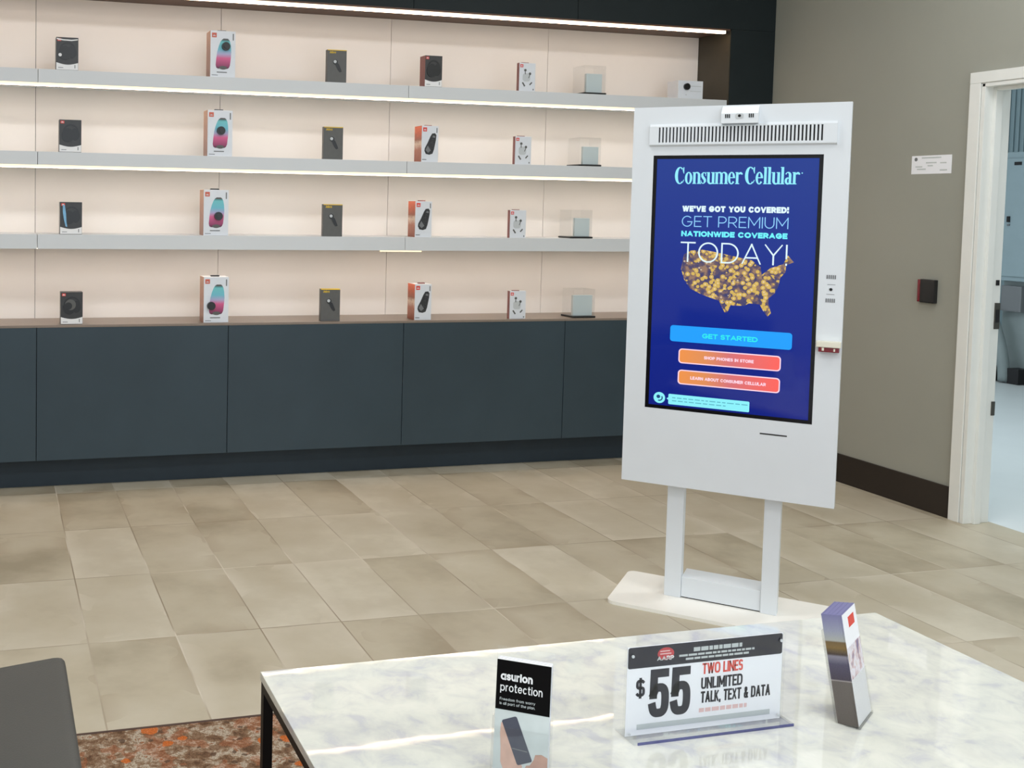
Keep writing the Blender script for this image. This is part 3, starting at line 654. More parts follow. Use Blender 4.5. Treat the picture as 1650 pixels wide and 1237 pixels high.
for r, o in enumerate(hps):
    if r == 0:
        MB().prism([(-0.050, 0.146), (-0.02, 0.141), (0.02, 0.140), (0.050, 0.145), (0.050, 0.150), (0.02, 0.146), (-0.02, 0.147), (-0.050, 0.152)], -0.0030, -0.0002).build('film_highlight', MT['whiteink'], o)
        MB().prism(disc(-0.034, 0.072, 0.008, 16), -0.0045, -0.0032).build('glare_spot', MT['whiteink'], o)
    if r == 2:
        MB().prism([(-0.040, 0.145), (-0.030, 0.140), (-0.024, 0.10), (-0.022, 0.06), (-0.018, 0.036), (-0.026, 0.038), (-0.034, 0.07), (-0.040, 0.11)], -0.0040, -0.0033).build('blue_streak', plain('pale_blue_print', srgb(120, 176, 214), 0.3, var=0.1, scale=40), o)
    if r == 3:
        MB().prism(disc(-0.006, 0.096, 0.026), -0.0038, -0.0033).build('round_picture', MT['boxdark'], o)
        MB().prism(disc(-0.016, 0.090, 0.018), -0.0046, -0.0039).build('ear_cup', MT['darkplastic'], o)
bigx = ((0.840, 0.972), (0.833, 0.960), (0.819, 0.944), (0.818, 0.945))
tagpos = ((0.014, 0.153), (0.004, 0.128), (0.012, 0.098), (-0.026, 0.085))
tagtxt = ['with a black round tag high on the right', 'with a black round tag at mid-height', 'with a black round tag low on the right', 'with a dark round tag low on the left']
for r in range(4):
    o = make_big_speaker(*tagpos[r])
    place(o, bigx[r][0], bigx[r][1], r, 'teal-and-pink speaker box %s, %s' % (tagtxt[r], shelf_words[r]), 'teal-and-pink speaker boxes')
eb = make_earbuds()
for r, (a, b) in enumerate(((1.456, 1.557), (1.443, 1.548), (1.448, 1.553), (1.432, 1.540))):
    place(eb, a, b, r, 'charcoal earbud carton with yellow top edge, %s' % shelf_words[r], 'charcoal earbud cartons', rz=-0.05)
hp2 = make_headphones(True)
place(hp2, 1.994, 2.090, 0, 'black headphone box with dull red side, beside the charcoal earbud carton on the top shelf', None)
hp2.scale = (0.92, 1, 1.04)
ss = make_small_speaker()
for r, (a, b) in enumerate(((0, 0), (1.983, 2.079), (1.955, 2.054), (1.952, 2.047))):
    if r: place(ss, a, b, r, 'white box picturing a slanted black speaker, with orange side, %s' % shelf_words[r], 'black-speaker boxes with orange sides')
ep = make_earphones()
for r, (a, b) in enumerate(((2.538, 2.634), (2.528, 2.621), (2.508, 2.604), (2.503, 2.600))):
    place(ep, a, b, r, 'small white earphone carton with thin dark left side, %s' % shelf_words[r], 'white earphone cartons')
cu = make_cube()
cards = ((-0.043, 0.054, 0.0, 0.104), (-0.034, 0.062, 0.0, 0.098), (-0.032, 0.060, 0.0, 0.102), (-0.060, 0.060, 0.0, 0.114))
for r, (a, b) in enumerate(((2.930, 3.069), (2.914, 3.054), (2.876, 3.014), (2.888, 3.028))):
    o = place(cu, a, b, r, 'clear acrylic display cube on a thin black base, %s' % shelf_words[r], 'clear acrylic display cubes')
    k = cards[r]
    cd = MB().box(k[0], k[1], -0.009, 0.009, 0, k[3]-k[2], bev=0.002).build('display_card', MT['paperblue'], None, ((a+b)/2, o.location.y + 0.030, zs[r] + 0.0109))
    tag(cd, 'pale blue-grey card standing inside the clear cube %s' % shelf_words[r], 'card', 'pale cards inside the display cubes')
t = thing('security_camera_box', 'low white box with a round black lens at the end of the top shelf', 'box', (3.60, -0.262, zs[0]+0.0004))
MB().box(-0.078, 0.082, 0, 0.10, 0, 0.100, bev=0.002).build('carton', MT['boxwhite'], t)
MB().prism(disc(-0.026, 0.066, 0.0185, 28), -0.012, -0.0002).build('lens', MT['lens'], t)
MB().box(0.0, 0.07, -0.0008, -0.0002, 0.068, 0.072).box(0.0, 0.07, -0.0008, -0.0002, 0.040, 0.043).box(-0.030, -0.022, -0.0008, -0.0002, 0.018, 0.024).split('small_print', MT['palegrey'], t)

# ------------------------------------------------------------------ kiosk
S0 = 3.291
kr = Vector((math.cos(-PI/4), math.sin(-PI/4), 0)) * S0
K = thing('touch_screen_kiosk', 'tall white free-standing kiosk with a blue lit touch screen, on two posts', 'kiosk', kr, (0, 0, -PI/4))
FY = -0.065
MB().prism_z([(p[0], p[1]) for p in rrect(-0.36, 0.36, -0.19, 0.19, 0.03)], 0.0, 0.012).build('base_plate', MT['kbase'], K)
MB().box(-0.192, -0.135, -0.02, 0.03, 0.012, 0.80, bev=0.003).build('post', MT['kwhite'], K)
MB().box(0.131, 0.184, -0.02, 0.03, 0.012, 0.80, bev=0.003).build('post', MT['kwhite'], K)
MB().box(-0.1345, 0.1305, -0.012, 0.10, 0.016, 0.088, bev=0.002).build('foot_box', MT['kwhite'], K)
MB().box(-0.130, 0.127, -0.008, 0.09, 0.0121, 0.0159).build('shadow_gap', MT['dark'], K)
pn = MB()
x0, x1, z0, z1 = -0.347, 0.348, 0.429, 1.7873
bx0, bx1, bz0, bz1 = -0.274, 0.2705, 0.7053, 1.6155
yb = -0.021
pn.box(x0, bx0, FY, yb, z0, z1).box(bx1, x1, FY, yb, z0, z1).box(bx0, bx1, FY, yb, z0, bz0).box(bx0, bx1, FY, yb, bz1, z1)
bmesh.ops.remove_doubles(pn.bm, verts=pn.bm.verts, dist=1e-6)
pn.build('front_panel', MT['kwhite'], K)
MB().box(-0.30, 0.30, yb+0.0003, 0.045, 0.805, 1.74, bev=0.006).build('rear_housing', MT['kwhite'], K)
bz = MB(); q = 0.0125
sx0, sx1, sz0, sz1 = bx0+q, bx1-q, bz0+q, bz1-q
bz.box(bx0+0.0004, sx0, FY+0.001, yb, bz0+0.0004, bz1-0.0004).box(sx1, bx1-0.0004, FY+0.001, yb, bz0+0.0004, bz1-0.0004).box(sx0, sx1, FY+0.001, yb, bz0+0.0004, sz0).box(sx0, sx1, FY+0.001, yb, sz1, bz1-0.0004)
bz.build('bezel', MT['bezel'], K)
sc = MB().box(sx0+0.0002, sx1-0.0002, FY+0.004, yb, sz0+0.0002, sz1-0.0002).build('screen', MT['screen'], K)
SY = FY + 0.0038
# headline in a bold condensed slab-serif hand
def ellp(cx, cz, a, b, t0, t1, n): return [(cx + a*math.cos(t0+(t1-t0)*k/n), cz + b*math.sin(t0+(t1-t0)*k/n)) for k in range(n+1)]
def band(mb, outer, inner, tf):
    for i in range(len(outer)-1): mb.prism([tf(p) for p in (outer[i], outer[i+1], inner[i+1], inner[i])], SY-0.0004, SY)
def glyph(mb, ch, tf):
    """unit height: capital height = 1; returns the advance width"""
    XH = 0.70
    def R(x0, x1, z0, z1): mb.prism([tf((x0, z0)), tf((x1, z0)), tf((x1, z1)), tf((x0, z1))], SY-0.0004, SY)
    if ch == 'C':
        cx, cz = 0.33, 0.5
        band(mb, ellp(cx, cz, 0.31, 0.52, 0.9, 2*PI-0.85, 26), ellp(cx+0.02, cz, 0.14, 0.46, 0.9, 2*PI-0.85, 26), tf)
        mb.prism([tf(p) for p in ((0.55, 1.0), (0.60, 1.0), (0.60, 0.62), (0.57, 0.62), (0.50, 0.82))], SY-0.0004, SY)
        mb.prism([tf(p) for p in ((0.50, 0.12), (0.58, 0.26), (0.61, 0.24), (0.53, 0.06))], SY-0.0004, SY)
        return 0.66
    if ch == 'o':
        band(mb, ellp(0.23, XH/2, 0.23, XH/2+0.02, 0, 2*PI, 24), ellp(0.23, XH/2, 0.085, XH/2-0.04, 0, 2*PI, 24), tf); return 0.49
    if ch == 'e':
        band(mb, ellp(0.22, XH/2, 0.22, XH/2+0.02, 0.05, 2*PI-0.62, 22), ellp(0.22, XH/2, 0.08, XH/2-0.04, 0.05, 2*PI-0.62, 22), tf)
        R(0.10, 0.44, XH/2, XH/2+0.05); return 0.46
    if ch in 'nm':
        w = 0.0
        R(0.03, 0.18, 0, XH); R(-0.01, 0.22, 0, 0.045); R(-0.01, 0.1, XH-0.045, XH)
        for k in range(1 if ch == 'n' else 2):
            ox = 0.18 + k*0.29
            band(mb, ellp(ox+0.09, XH-0.20, 0.20, 0.22, 0, PI*0.80, 12), ellp(ox+0.055, XH-0.20, 0.085, 0.15, 0, PI*0.80, 12), tf)
            R(ox+0.14, ox+0.29, 0, XH-0.20); R(ox+0.10, ox+0.33, 0, 0.045)
        return 0.50 if ch == 'n' else 0.79
    if ch == 'u':
        R(0.04, 0.19, 0.20, XH); R(-0.01, 0.19, XH-0.045, XH); R(0.33, 0.48, 0.0, XH); R(0.28, 0.48, XH-0.045, XH); R(0.33, 0.52, 0, 0.045)
        band(mb, ellp(0.24, 0.20, 0.20, 0.22, PI, 2*PI-0.6, 12), ellp(0.27, 0.20, 0.08, 0.14, PI, 2*PI-0.6, 12), tf); return 0.52
    if ch == 's':
        c = [(0.31, XH-0.13), (0.25, XH-0.03), (0.15, XH-0.03), (0.09, XH-0.12), (0.10, XH-0.24), (0.18, XH*0.5), (0.26, XH*0.36), (0.27, 0.16), (0.21, 0.04), (0.12, 0.03), (0.03, 0.14)]
        ww = [0.03, 0.05, 0.06, 0.14, 0.15, 0.16, 0.15, 0.14, 0.06, 0.05, 0.03]
        o1, o2 = [], []
        for i, p in enumerate(c):
            a = c[max(i-1, 0)]; b = c[min(i+1, len(c)-1)]; d = Vector((b[0]-a[0], b[1]-a[1])).normalized()
            n = Vector((-d.y, d.x))*ww[i]*0.5; o1.append((p[0]+n.x, p[1]+n.y)); o2.append((p[0]-n.x, p[1]-n.y))
        band(mb, o1, o2, tf); R(0.29, 0.33, XH-0.22, XH); R(0.0, 0.04, 0, 0.22); return 0.37
    if ch == 'r':
        R(0.03, 0.18, 0, XH); R(-0.01, 0.24, 0, 0.045); R(-0.01, 0.1, XH-0.045, XH)
        band(mb, ellp(0.30, XH-0.16, 0.14, 0.17, 0.2, PI*0.9, 10), ellp(0.30, XH-0.16, 0.05, 0.05, 0.2, PI*0.9, 10), tf); return 0.43
    if ch == 'l':
        R(0.04, 0.19, 0, 1.0); R(0.0, 0.23, 0, 0.045); R(-0.01, 0.1, 0.955, 1.0); return 0.245
    if ch == 'a':
        R(0.23, 0.38, 0.0, XH-0.16); R(0.36, 0.44, 0, 0.06)
        band(mb, ellp(0.20, XH-0.17, 0.18, 0.19, 0, PI*0.92, 12), ellp(0.16, XH-0.17, 0.07, 0.13, 0, PI*0.92, 12), tf)
        band(mb, ellp(0.17, 0.19, 0.17, 0.21, 0.5, 2*PI-0.6, 16), ellp(0.20, 0.20, 0.06, 0.13, 0.5, 2*PI-0.6, 16), tf); return 0.45
    return 0.12
word = MB(); xcur = 0.0; seq = []
for ch in 'Consumer Cellular':
    seq.append((ch, xcur)); xcur += glyph(MB(), ch, lambda p: p) + 0.0
XL, XRT = 3.0905-S0, 3.4925-S0
sc_x = (XRT - XL)/xcur
for ch, xo in seq: glyph(word, ch, lambda p, xo=xo: (XL + (xo+p[0])*sc_x, 1.515 + p[1]*0.0585))
word.prism(disc(XRT+0.006, 1.553, 0.0022, 10), SY-0.0004, SY)
word.build('headline_logo', MT['scyan'], sc)
lettering('headline_text', [("WE'VE GOT YOU COVERED!", 3.1205-S0, 3.4632-S0, 1.4168, 0.0210, 0.29, 1),
    ('GET PREMIUM', 3.1205-S0, 3.4632-S0, 1.3635, 0.0385, 0.080, 2),
    ('NATIONWIDE COVERAGE', 3.1200-S0, 3.4620-S0, 1.3292, 0.0195, 0.285, 3)],
    [MT['swhite'], MT['swhite'], MT['slight'], MT['saqua']], sc, SY)
mp = [(3.1317,1.2642),(3.1525,1.2789),(3.1913,1.2838),(3.227,1.2782),(3.2719,1.2696),(3.3195,1.2596),(3.354,1.2525),(3.3826,1.2302),(3.3867,1.2034),(3.4133,1.2282),(3.4522,1.2433),(3.4661,1.2738),(3.4849,1.2513),(3.4613,1.2403),(3.4607,1.217),(3.4449,1.1962),(3.4401,1.1659),(3.4288,1.1418),(3.4112,1.1239),(3.412,1.1038),(3.4208,1.0741),(3.4106,1.0616),(3.3944,1.0825),(3.3844,1.1021),(3.3503,1.1034),(3.3351,1.0939),(3.2911,1.0929),(3.2825,1.0683),(3.273,1.0677),(3.2524,1.1076),(3.233,1.1133),(3.1971,1.1251),(3.1573,1.1437),(3.1348,1.1773),(3.1236,1.2134)]
MB().prism([(a-S0, b) for a, b in mp], SY-0.0003, SY).build('coverage_map', MT['smap'], sc)
lettering('today_text', [('TODAY!', 3.1195-S0, 3.4640-S0, 1.2385, 0.0715, 0.072, 0)], [MT['swhite']], sc, SY-0.0004)
MB().prism(rrect(3.0950-S0, 3.4898-S0, 0.9525, 1.0103, 0.010), SY-0.0003, SY).build('start_button', MT['sbtn'], sc)
lettering('start_button_text', [('GET STARTED', 3.2031-S0, 3.3829-S0, 0.9705, 0.0170, 0.22, 0)], [MT['sgreen']], sc, SY-0.0004)
for (za, zb, ta, tb, txt) in ((0.8757, 0.9287, 3.2117, 3.3731, 'SHOP PHONES IN STORE'), (0.8002, 0.8527, 3.1687, 3.4144, 'LEARN ABOUT CONSUMER CELLULAR')):
    bt = MB().prism(rrect(3.1262-S0, 3.4584-S0, za, zb, 0.012), SY-0.0003, SY, mi=1).prism(rrect(3.1262-S0+0.004, 3.4584-S0-0.004, za+0.004, zb-0.004, 0.009), SY-0.0006, SY-0.0003, mi=0)
    bt = bt.build('option_button', [MT['sred'], MT['spink']], sc)
    lettering('button_text', [(txt, ta-S0, tb-S0, (za+zb)/2-0.0058, 0.0112, 0.24, 0)], [MT['spink']], bt, SY-0.0007)
ic = MB().prism(disc(3.066-S0, 0.7446, 0.0200, 28), SY-0.0003, SY, mi=0)
ic.prism(disc(3.0625-S0, 0.7485, 0.0065, 16), SY-0.0006, SY-0.0003, mi=1)
ic.prism([(3.066+0.012*math.cos(a)-S0, 0.7446+0.012*math.sin(a)) for a in [0.6-k*0.32 for k in range(9)]] + [(3.066+0.008*math.cos(a)-S0, 0.7446+0.008*math.sin(a)) for a in [0.6-k*0.32 for k in range(8, -1, -1)]], SY-0.0006, SY-0.0003, mi=1)
ic.build('help_icon', [MT['sbub'], MT['snavy']], sc)
bb = MB().prism(rrect(3.0970-S0, 3.3650-S0, 0.7245, 0.7617, 0.004), SY-0.0003, SY, mi=0).prism([(3.0905-S0, 0.7442), (3.0972-S0, 0.7395), (3.0972-S0, 0.7490)], SY-0.0003, SY, mi=0)
random.seed(3)
for zz, xe in ((0.7490, 3.345), (0.7380, 3.285)):
    xx = 3.110
    while xx < xe:
        wl = random.uniform(0.008, 0.022); bb.box(xx-S0, xx+wl-S0, SY-0.0005, SY-0.0003, zz-0.0016, zz+0.0016, mi=1); xx += wl+0.005
bb.build('help_bubble', [MT['sbub'], MT['sline']], sc)
# vent grille: frame, chamfered top edge, 45 slots
vg = MB(); vx0, vx1, vz0, vz1 = -0.288, 0.308, 1.647, 1.7265
so = 0.012
vg.prism_x([(FY-0.0003, vz1), (FY-so, vz1-0.009), (FY-so, 1.7145), (FY-0.0003, 1.7145)], vx0, vx1)
vg.prism_x([(FY-0.0003, vz0), (FY-so, vz0+0.006), (FY-so, 1.6610), (FY-0.0003, 1.6610)], vx0, vx1)
nsl = 45; sxa, sxb = -0.257, 0.272; pitch = (sxb-sxa)/nsl; sw = pitch*0.46
vg.box(vx0, sxa, FY-so, FY-0.0003, 1.6610, 1.7145); vg.box(sxb, vx1, FY-so, FY-0.0003, 1.6610, 1.7145)
for k in range(nsl):
    xa = sxa + k*pitch
    vg.box(xa+sw, xa+pitch, FY-so, FY-0.0003, 1.6610, 1.7145)
    vg.box(xa, xa+sw, FY-0.0015, FY-0.0003, 1.6610, 1.7145, mi=1)
vg.build('vent_grille', [MT['kwhite'], MT['dark']], K)
cm = MB().prism_x([(FY-0.0003, 1.7838), (FY-0.030, 1.756), (FY-0.032, 1.7225), (FY-0.0003, 1.7225)], -0.049, 0.068)
cm = cm.build('sensor_module', MT['kwhite'], K)
sm = MB()
for xa in (-0.036, 0.039):
    for k in range(3): sm.box(xa+k*0.006, xa+k*0.006+0.0032, FY-0.0325, FY-0.0315, 1.741, 1.754)
sm.prism(disc(0.0095, 1.7475, 0.0048, 18), FY-0.0335, FY-0.0315)
sm.build('camera_lens', MT['lens'], cm)
MB().prism(rrect(-0.0035, 0.0225, 1.737, 1.7555, 0.007), FY-0.0322, FY-0.0315).build('lens_ring', MT['palegrey'], cm)
ss_ = MB()
for zc_ in (1.2072, 1.1285):
    for k in range(5): ss_.box(0.2945+k*0.006, 0.2945+k*0.006+0.004, FY-0.0008, FY-0.0002, zc_-0.0065, zc_+0.0065, mi=0)
ss_.prism(disc(0.309, 1.1655, 0.0050, 14), FY-0.0016, FY-0.0002, mi=1)
ss_.box(0.298, 0.322, FY-0.0006, FY-0.0002, 1.181, 1.1825, mi=0).box(0.296, 0.320, FY-0.0006, FY-0.0002, 1.1485, 1.150, mi=0)
ss_.build('side_sensor', [MT['grey'], MT['lens']], K)
cr = MB().box(0.274, 0.347, FY-0.030, FY-0.0003, 0.9735, 0.993, bev=0.003).build('card_reader', MT['cream'], K)
MB().box(0.281, 0.343, FY-0.026, FY-0.0003, 0.9575, 0.9733, bev=0.002).build('red_bezel', MT['redlens'], cr)
MB().box(0.291, 0.298, FY-0.0275, FY-0.0262, 0.962, 0.972, bev=0.0005).box(0.326, 0.331, FY-0.0275, FY-0.0262, 0.961, 0.970, bev=0.0005).build('painted_glint', MT['cream'], cr)  # highlights on the red bezel, set in as small pale blocks
MB().box(0.111, 0.196, FY-0.0008, FY-0.0002, 0.6540, 0.6585).build('receipt_slot', MT['dark'], K)

# ------------------------------------------------------------------ things on the taupe wall
nt = thing('wall_notice', 'small white printed notice stuck on the taupe wall beside the door', 'notice', (XR, -1.386, 1.658))
MB().box(-0.0012, -0.0002, -0.113, 0.113, -0.045, 0.043).build('paper', MT['white'], nt)
pr = MB().prism_x(disc(0.088, 0.026, 0.009), -0.0017, -0.0012, mi=0)
for (ya, yb_, z_) in ((0.055, -0.055, 0.032), (0.03, -0.03, 0.008), (-0.05, -0.085, 0.006), (0.09, 0.05, -0.010), (0.02, -0.01, -0.006), (-0.05, -0.09, -0.028), (0.08, 0.03, -0.022)):
    pr.box(-0.0016, -0.0012, min(ya, yb_), max(ya, yb_), z_-0.003, z_+0.003, mi=1)
pr.build('faint_print', [MT['grey'], MT['greyink']], nt)
ar = thing('card_access_reader', 'small black access reader with a red left edge on the taupe wall', 'access reader', (XR, -1.410, 1.053))
MB().box(-0.022, -0.0002, -0.048, 0.034, -0.056, 0.056, bev=0.005).build('housing', MT['darkplastic'], ar)
MB().box(-0.021, -0.0002, 0.0342, 0.050, -0.054, 0.054, bev=0.004).build('red_light_strip', MT['redlens'], ar)

# ------------------------------------------------------------------ lounge corner
rg = thing('area_rug', 'orange, brown and grey flecked carpet laid at the lounge corner under the marble table', 'rug', (0, 0, 0))
MB().box(-2.4, 2.4, -7.2, -2.781, 0.0005, 0.008).build('carpet', MT['carpet'], rg)
MB().box(-2.4, 2.4, -2.7805, -2.770, 0.0005, 0.0085, bev=0.001).build('edge_strip', plain('dark_brown_edge_strip', srgb(74, 52, 42), 0.6), rg)
TZ = 0.47
ct = thing('coffee_table', 'low coffee table with white marble top and thin black metal legs', 'table', (1.079, -4.16, 0.0094))
MB().box(-0.758, 0.758, -0.65, 0.650, 0.444, TZ-0.0094, bev=0.0015).build('marble_top', MT['marble'], ct)
fr = MB()
fr.box(-0.756, 0.756, 0.628, 0.648, 0.424, 0.4436).box(-0.756, 0.756, -0.648, -0.628, 0.424, 0.4436).box(-0.756, -0.736, -0.6278, 0.6278, 0.424, 0.4436).box(0.736, 0.756, -0.6278, 0.6278, 0.424, 0.4436)
fr.build('frame', MT['blackmetal'], ct)
for sx_ in (-0.756, 0.736):
    for sy_ in (0.628, -0.648): MB().box(sx_, sx_+0.020, sy_, sy_+0.020, 0, 0.4238).build('leg', MT['blackmetal'], ct)

chair = thing('lounge_armchair', 'dark grey upholstered armchair with a rounded arm, beside the marble table', 'armchair', (-0.60, -4.15, 0.0094))
def cushion(x0, x1, y0, y1, z0, z1, r, seg=5):
    return MB().box(x0, x1, y0, y1, z0, z1, bev=r, seg=seg)
for (xa, xb) in ((0.345, 0.520), (-0.520, -0.345)):
    a_ = cushion(xa, xb, -0.52, 0.500, 0.06, 0.592, 0.022)
    for v in a_.bm.verts:                        # the arm's top falls away gently to its inner side
        if v.co.z > 0.5:
            inner = (xb - v.co.x) if xa > 0 else (v.co.x - xa)
            u = max(0.0, inner/0.175); v.co.z -= 0.020*u**3
    o = a_.build('arm', MT['leather'], chair)
    for p in o.data.polygons: p.use_smooth = True
cushion(-0.342, 0.342, -0.30, 0.48, 0.20, 0.42, 0.03).build('seat_cushion', MT['leather'], chair)
cushion(-0.342, 0.342, -0.52, -0.305, 0.20, 0.74, 0.035).build('backrest', MT['leather'], chair)
MB().box(-0.342, 0.342, -0.50, 0.46, 0.08, 0.198).build('seat_base', MT['leather'], chair)
for xx in (-0.47, 0.43):
    for yy in (-0.48, 0.43): MB().box(xx, xx+0.04, yy, yy+0.04, 0, 0.062).build('leg', MT['blackmetal'], chair)

# leaflet holders and leaflets
def tilt_frame(x, y, yaw, lean, z=TZ): return Matrix.Translation((x, y, z)) @ Matrix.Rotation(yaw, 4, 'Z') @ Matrix.Rotation(-lean, 4, 'X')
def thing_m(name, label, cat, m, group=None):
    o = thing(name, label, cat, group=group); o.matrix_world = m; return o
W1, H1 = 0.0885, 0.1925
m1 = tilt_frame(0.635, -4.02, -0.60, 0.15, TZ+0.005)
h1 = thing_m('leaflet_holder', 'clear acrylic holder of the black-topped phone protection leaflets', 'leaflet holder', m1, 'clear acrylic leaflet holders')
e = 0.002
MB().box(-W1/2-0.004, W1/2+0.004, 0.0275, 0.0275+e, 0.0, H1+0.016, bev=0.0006).build('back_plate', MT['clear'], h1)
MB().box(-W1/2-0.004, W1/2+0.004, -0.0015-e, -0.0015, 0.0, 0.085, bev=0.0006).build('front_plate', MT['clear'], h1)
MB().box(-W1/2-0.004, -W1/2-0.004+e, -0.0014, 0.0274, 0.002, 0.10).build('side_plate', MT['clear'], h1)
MB().box(W1/2+0.004-e, W1/2+0.004, -0.0014, 0.0274, 0.002, 0.10).build('side_plate', MT['clear'], h1)
MB().box(-W1/2-0.004, W1/2+0.004, -0.0015-e, 0.0275+e, -0.0035, -0.0001, bev=0.0006).build('foot', MT['clear'], h1)
def leaflet(name, dy, w, h, front, back, th=0.0016):
    return MB().box(-w/2, w/2, dy, dy+th, 0.0004, h).build(name, [front])
def rect_frame(m, o): o.matrix_world = m; return o
lf = thing_m('leaflet', 'front leaflet with white lettering on black above a photo of hands holding a phone', 'leaflet', m1, 'phone protection leaflets')
MB().box(-W1/2, W1/2, 0.0, 0.0016, 0.0004, H1).build('paper', MT['photo'], lf)
MB().box(-W1/2, W1/2, -0.0004, -0.0001, H1-0.0805, H1).build('black_cover', MT['jet'], lf)
lettering('lettering', [('asurion', -0.0375, 0.0150, H1-0.0325, 0.0140, 0.20, 0), ('protection', -0.0375, 0.0315, H1-0.0505, 0.0140, 0.115, 0),
    ('Freedom from worry', -0.0375, 0.0205, H1-0.0655, 0.0045, 0.13, 1), ('is all part of the plan.', -0.0375, 0.0205, H1-0.0725, 0.0045, 0.13, 1)], [MT['whiteink'], MT['greyink']], lf, -0.0004, 0.0003)
# the printed photo: a phone lying in one hand, the other hand's thumb on it
def rot2(pts, cx, cz, a): return [(cx + p[0]*math.cos(a) - p[1]*math.sin(a), cz + p[0]*math.sin(a) + p[1]*math.cos(a)) for p in pts]
pz = 0.071
hand = MB()
hand.prism([(-0.0335, 0.090), (-0.0300, 0.094), (-0.026, 0.086), (-0.016, 0.062), (-0.004, 0.038), (0.004, 0.026), (0.000, 0.014), (-0.010, 0.012), (-0.026, 0.014), (-0.032, 0.028), (-0.0325, 0.052), (-0.0345, 0.074)], -0.0003, -0.0001)
hand.build('printed_left_hand', MT['skin'], lf)
MB().prism([(0.0440, 0.046), (0.034, 0.050), (0.024, 0.048), (0.022, 0.040), (0.016, 0.030), (0.010, 0.0285), (0.0085, 0.024), (0.014, 0.020), (0.024, 0.0185), (0.034, 0.012), (0.0440, 0.014)], -0.0006, -0.0001).build('printed_right_hand', MT['skin2'], lf)
MB().prism(rot2(rrect(-0.0130, 0.0130, -0.037, 0.037, 0.003), -0.0065, 0.0655, 0.40), -0.0005, -0.0001).build('printed_phone', MT['phone'], lf)
MB().prism(rot2([(-0.0125, -0.0008), (0.0125, -0.0008), (0.0125, 0.0008), (-0.0125, 0.0008)], -0.0015, 0.0515, -0.07), -0.0007, -0.0005).build('phone_screen_line', MT['grey'], lf)
MB().prism([(-0.038, 0.001), (-0.012, 0.001), (-0.016, 0.012), (-0.026, 0.017), (-0.035, 0.015)], -0.0007, -0.0001).build('printed_sleeve', MT['sleeve'], lf)
MB().prism([(-0.012, 0.001), (0.030, 0.001), (0.022, 0.009), (0.006, 0.016), (-0.006, 0.018), (-0.012, 0.010)], -0.0004, -0.0001).build('printed_cuff', MT['whiteink'], lf)
pack_edge = zramp('leaflet_pack_edge', [(0.0, srgb(206, 212, 208)), (0.57, srgb(206, 212, 208)), (0.58, srgb(14, 12, 12)), (1.0, srgb(14, 12, 12))], 0, H1, 2)
for k in range(10):
    o = MB().box(-W1/2+0.0004*(k % 3), W1/2+0.0004*(k % 3)-0.0004, 0.0022+k*0.0024, 0.0022+k*0.0024+0.0018, 0.0004, H1-0.0003*(k % 4)).build('leaflet', [MT['white'], pack_edge])
    for f in o.data.polygons:
        if abs(f.normal.x) > 0.5: f.material_index = 1
    rect_frame(m1, o); tag(o, 'leaflet stacked behind the black-topped phone protection leaflet', 'leaflet', 'leaflets stacked behind the front one')

m3 = tilt_frame(1.343, -3.986, 0.583, 0.185, TZ+0.004) @ Matrix.Translation((0.0445, 0, 0))
W3, H3, TH3 = 0.0885, 0.2045, 0.036
h3 = thing_m('leaflet_holder', 'clear acrylic holder of stacked leaflets seen from its side, beyond the price sign', 'leaflet holder', m3, 'clear acrylic leaflet holders')
MB().box(-W3/2-0.004, W3/2+0.004, TH3+0.001, TH3+0.001+e, 0, H3-0.03, bev=0.0006).build('back_plate', MT['clear'], h3)
MB().box(-W3/2-0.004, W3/2+0.004, -0.003, -0.001, 0, 0.085, bev=0.0006).build('front_plate', MT['clear'], h3)
MB().box(-W3/2-0.004, -W3/2-0.002, -0.0009, TH3+0.0009, 0.0, 0.14).build('side_plate', MT['clear'], h3)
MB().box(W3/2+0.002, W3/2+0.004, -0.0009, TH3+0.0009, 0.0, 0.14).build('side_plate', MT['clear'], h3)
MB().box(-W3/2-0.004, W3/2+0.004, -0.003, TH3+0.003, -0.003, -0.0001, bev=0.0006).build('foot', MT['clear'], h3)
edge_print = zramp('leaflet_edge_print', [(0.0, srgb(104, 94, 88)), (0.395, srgb(112, 102, 96)), (0.40, srgb(190, 180, 176)), (0.412, srgb(72, 60, 78)), (0.55, srgb(82, 74, 104)), (0.62, srgb(150, 144, 160)), (0.64, srgb(70, 52, 42)), (0.70, srgb(134, 108, 62)), (0.75, srgb(120, 98, 66)), (0.765, srgb(176, 178, 172)), (0.85, srgb(156, 158, 178)), (1.0, srgb(128, 126, 168))], 0, H3, 2)
def cover_material():
    t = NT('leaflet_cover_photo'); tc = t.n('ShaderNodeTexCoord')
    n = t.n('ShaderNodeTexNoise', in_Scale=34.0, in_Detail=3.0); t.l(tc.outputs['Object'], n.inputs['Vector'])
    c = t.ramp(n.outputs['Fac'], [(0.36, srgb(120, 108, 150)), (0.46, srgb(206, 178, 180)), (0.54, srgb(232, 230, 240)), (0.66, srgb(214, 196, 190))])
    t.l(c, t.b.inputs['Base Color']); t.b.inputs['Roughness'].default_value = 0.3; return t.m
lf3 = thing_m('leaflet', 'front leaflet with a red logo square and a people photo, in the side-on holder', 'leaflet', m3, 'leaflets in the side-on holder')
MB().box(-W3/2, W3/2, 0.0, 0.0022, 0.0004, H3).build('paper', edge_print, lf3)
MB().box(-W3/2+0.0002, W3/2-0.0002, -0.0004, -0.0001, 0.001, H3-0.0005).build('white_cover', MT['white'], lf3)
MB().box(-W3/2+0.0002, W3/2-0.0002, -0.0007, -0.0004, 0.085, H3-0.062).build('cover_photo', cover_material(), lf3)
MB().box(-0.012, 0.026, -0.0007, -0.0004, H3-0.031, H3-0.012).build('logo_square', MT['redink'], lf3)
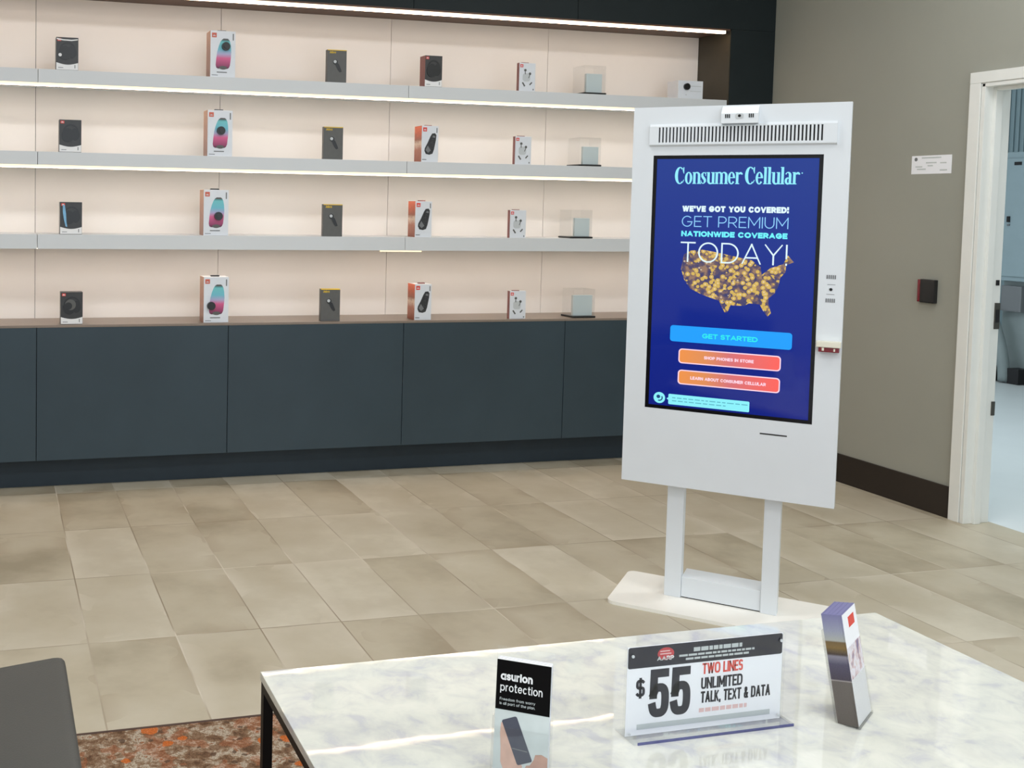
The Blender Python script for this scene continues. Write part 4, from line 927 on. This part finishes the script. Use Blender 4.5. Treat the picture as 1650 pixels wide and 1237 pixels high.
for k in range(13):
    o = MB().box(-W3/2, W3/2, 0.0026+k*0.00255, 0.0026+k*0.00255+0.0024, 0.0004, H3-0.0002*(k % 3)).build('leaflet', edge_print)
    rect_frame(m3, o); tag(o, 'leaflet with dark printed edges in the stack inside the side-on holder', 'leaflet', 'stacked leaflets in the side-on holder')

# price sign
sg = thing('sign_holder', 'clear acrylic stand holding the white price card on the marble table', 'sign holder', (1.060, -3.921, TZ))
MB().box(-0.167, 0.167, 0.0012, 0.0032, 0.004, 0.168, bev=0.0005).build('back_plate', MT['clear'], sg)
MB().box(-0.167, 0.167, -0.0042, -0.0022, 0.004, 0.168, bev=0.0005).build('front_plate', MT['clear'], sg)
MB().box(-0.163, 0.176, -0.026, 0.034, 0.0002, 0.0038, bev=0.0006).build('foot', MT['clear'], sg)
MB().box(-0.155, 0.173, -0.0275, -0.0262, 0.0002, 0.0048).build('foot_edge', MT['blueedge'], sg)
pd = thing('price_card', 'white price card reading $55 in big dark figures under a dark band', 'sign', (1.060, -3.921, TZ+0.0042))
MB().box(-0.164, 0.164, -0.0006, 0.0006, 0.0, 0.1635, bev=0.0002).build('card', MT['white'], pd)
MB().prism(rrect(-0.163, 0.163, 0.124, 0.1630, 0.004), -0.0009, -0.0007).build('dark_band', MT['ink'], pd)
lettering('figures', [('$', -0.1455, -0.1265, 0.071, 0.032, 0.165, 0), ('55', -0.1185, -0.0315, 0.0295, 0.0895, 0.175, 0)], [MT['ink']], pd, -0.0007, 0.0003, 3.0)
lettering('plan_text', [('TWO LINES', -0.008, 0.0785, 0.1005, 0.0205, 0.165, 1), ('UNLIMITED', -0.0095, 0.0790, 0.0725, 0.0215, 0.165, 0), ('TALK, TEXT & DATA', -0.0095, 0.1405, 0.0465, 0.0215, 0.165, 0)], [MT['ink'], MT['redink']], pd, -0.0007, 0.0003, 3.2)
random.seed(11)
fp = MB()
def words_bar(mb, x0, x1, z, hh, mi):
    x = x0
    while x < x1 - 0.004:
        wl = min(random.uniform(0.006, 0.016), x1 - x); mb.box(x, x+wl, -0.0010, -0.0007, z-hh/2, z+hh/2, mi=mi); x += wl + 0.0025
words_bar(fp, -0.012, 0.090, 0.0330, 0.0075, 0); fp.box(-0.141, 0.141, -0.0009, -0.0007, 0.010, 0.020, mi=1)
fp.build('fine_print', [MT['pinkink'], MT['greyink']], pd)
bt_ = MB(); old = -0.0009
for (xa, xb, z_, hh) in ((-0.028, 0.075, 0.1490, 0.0075), (-0.058, 0.102, 0.1395, 0.0038), (-0.044, 0.090, 0.1325, 0.0038)):
    x = xa
    while x < xb - 0.003:
        wl = min(random.uniform(0.006, 0.018), xb-x); bt_.box(x, x+wl, -0.00115, -0.0009, z_-hh/2, z_+hh/2); x += wl+0.002
bt_.build('band_print', MT['greyink'], pd)
MB().prism(disc(-0.086, 0.1465, 0.017, 28, 0.0115), -0.00115, -0.0009).build('red_oval', plain('dark_red_ink', srgb(196, 60, 66), 0.5, var=0.1, scale=300), pd)
lettering('club_name', [('AARP', -0.104, -0.069, 0.1345, 0.0080, 0.26, 0)], [MT['whiteink']], pd, -0.00116, 0.0003)
MB().box(-0.098, -0.078, -0.0014, -0.00116, 0.1505, 0.1525).box(-0.098, -0.075, -0.0014, -0.00116, 0.1455, 0.1475).build('oval_print', MT['pinkink'], pd)
st_ = MB()
for (xa, za) in ((-0.156, 0.153), (0.157, 0.155)): st_.prism(disc(xa, za, 0.0028, 12), -0.0062, -0.0044)
for (xa, za) in ((-0.158, 0.010), (0.158, 0.012)): st_.prism(disc(xa, za, 0.0024, 12), -0.0062, -0.0044)
st_.split('stud', MT['palegrey'], sg)

for o in list(scene.objects):
    if 'used' in o: del o['used']
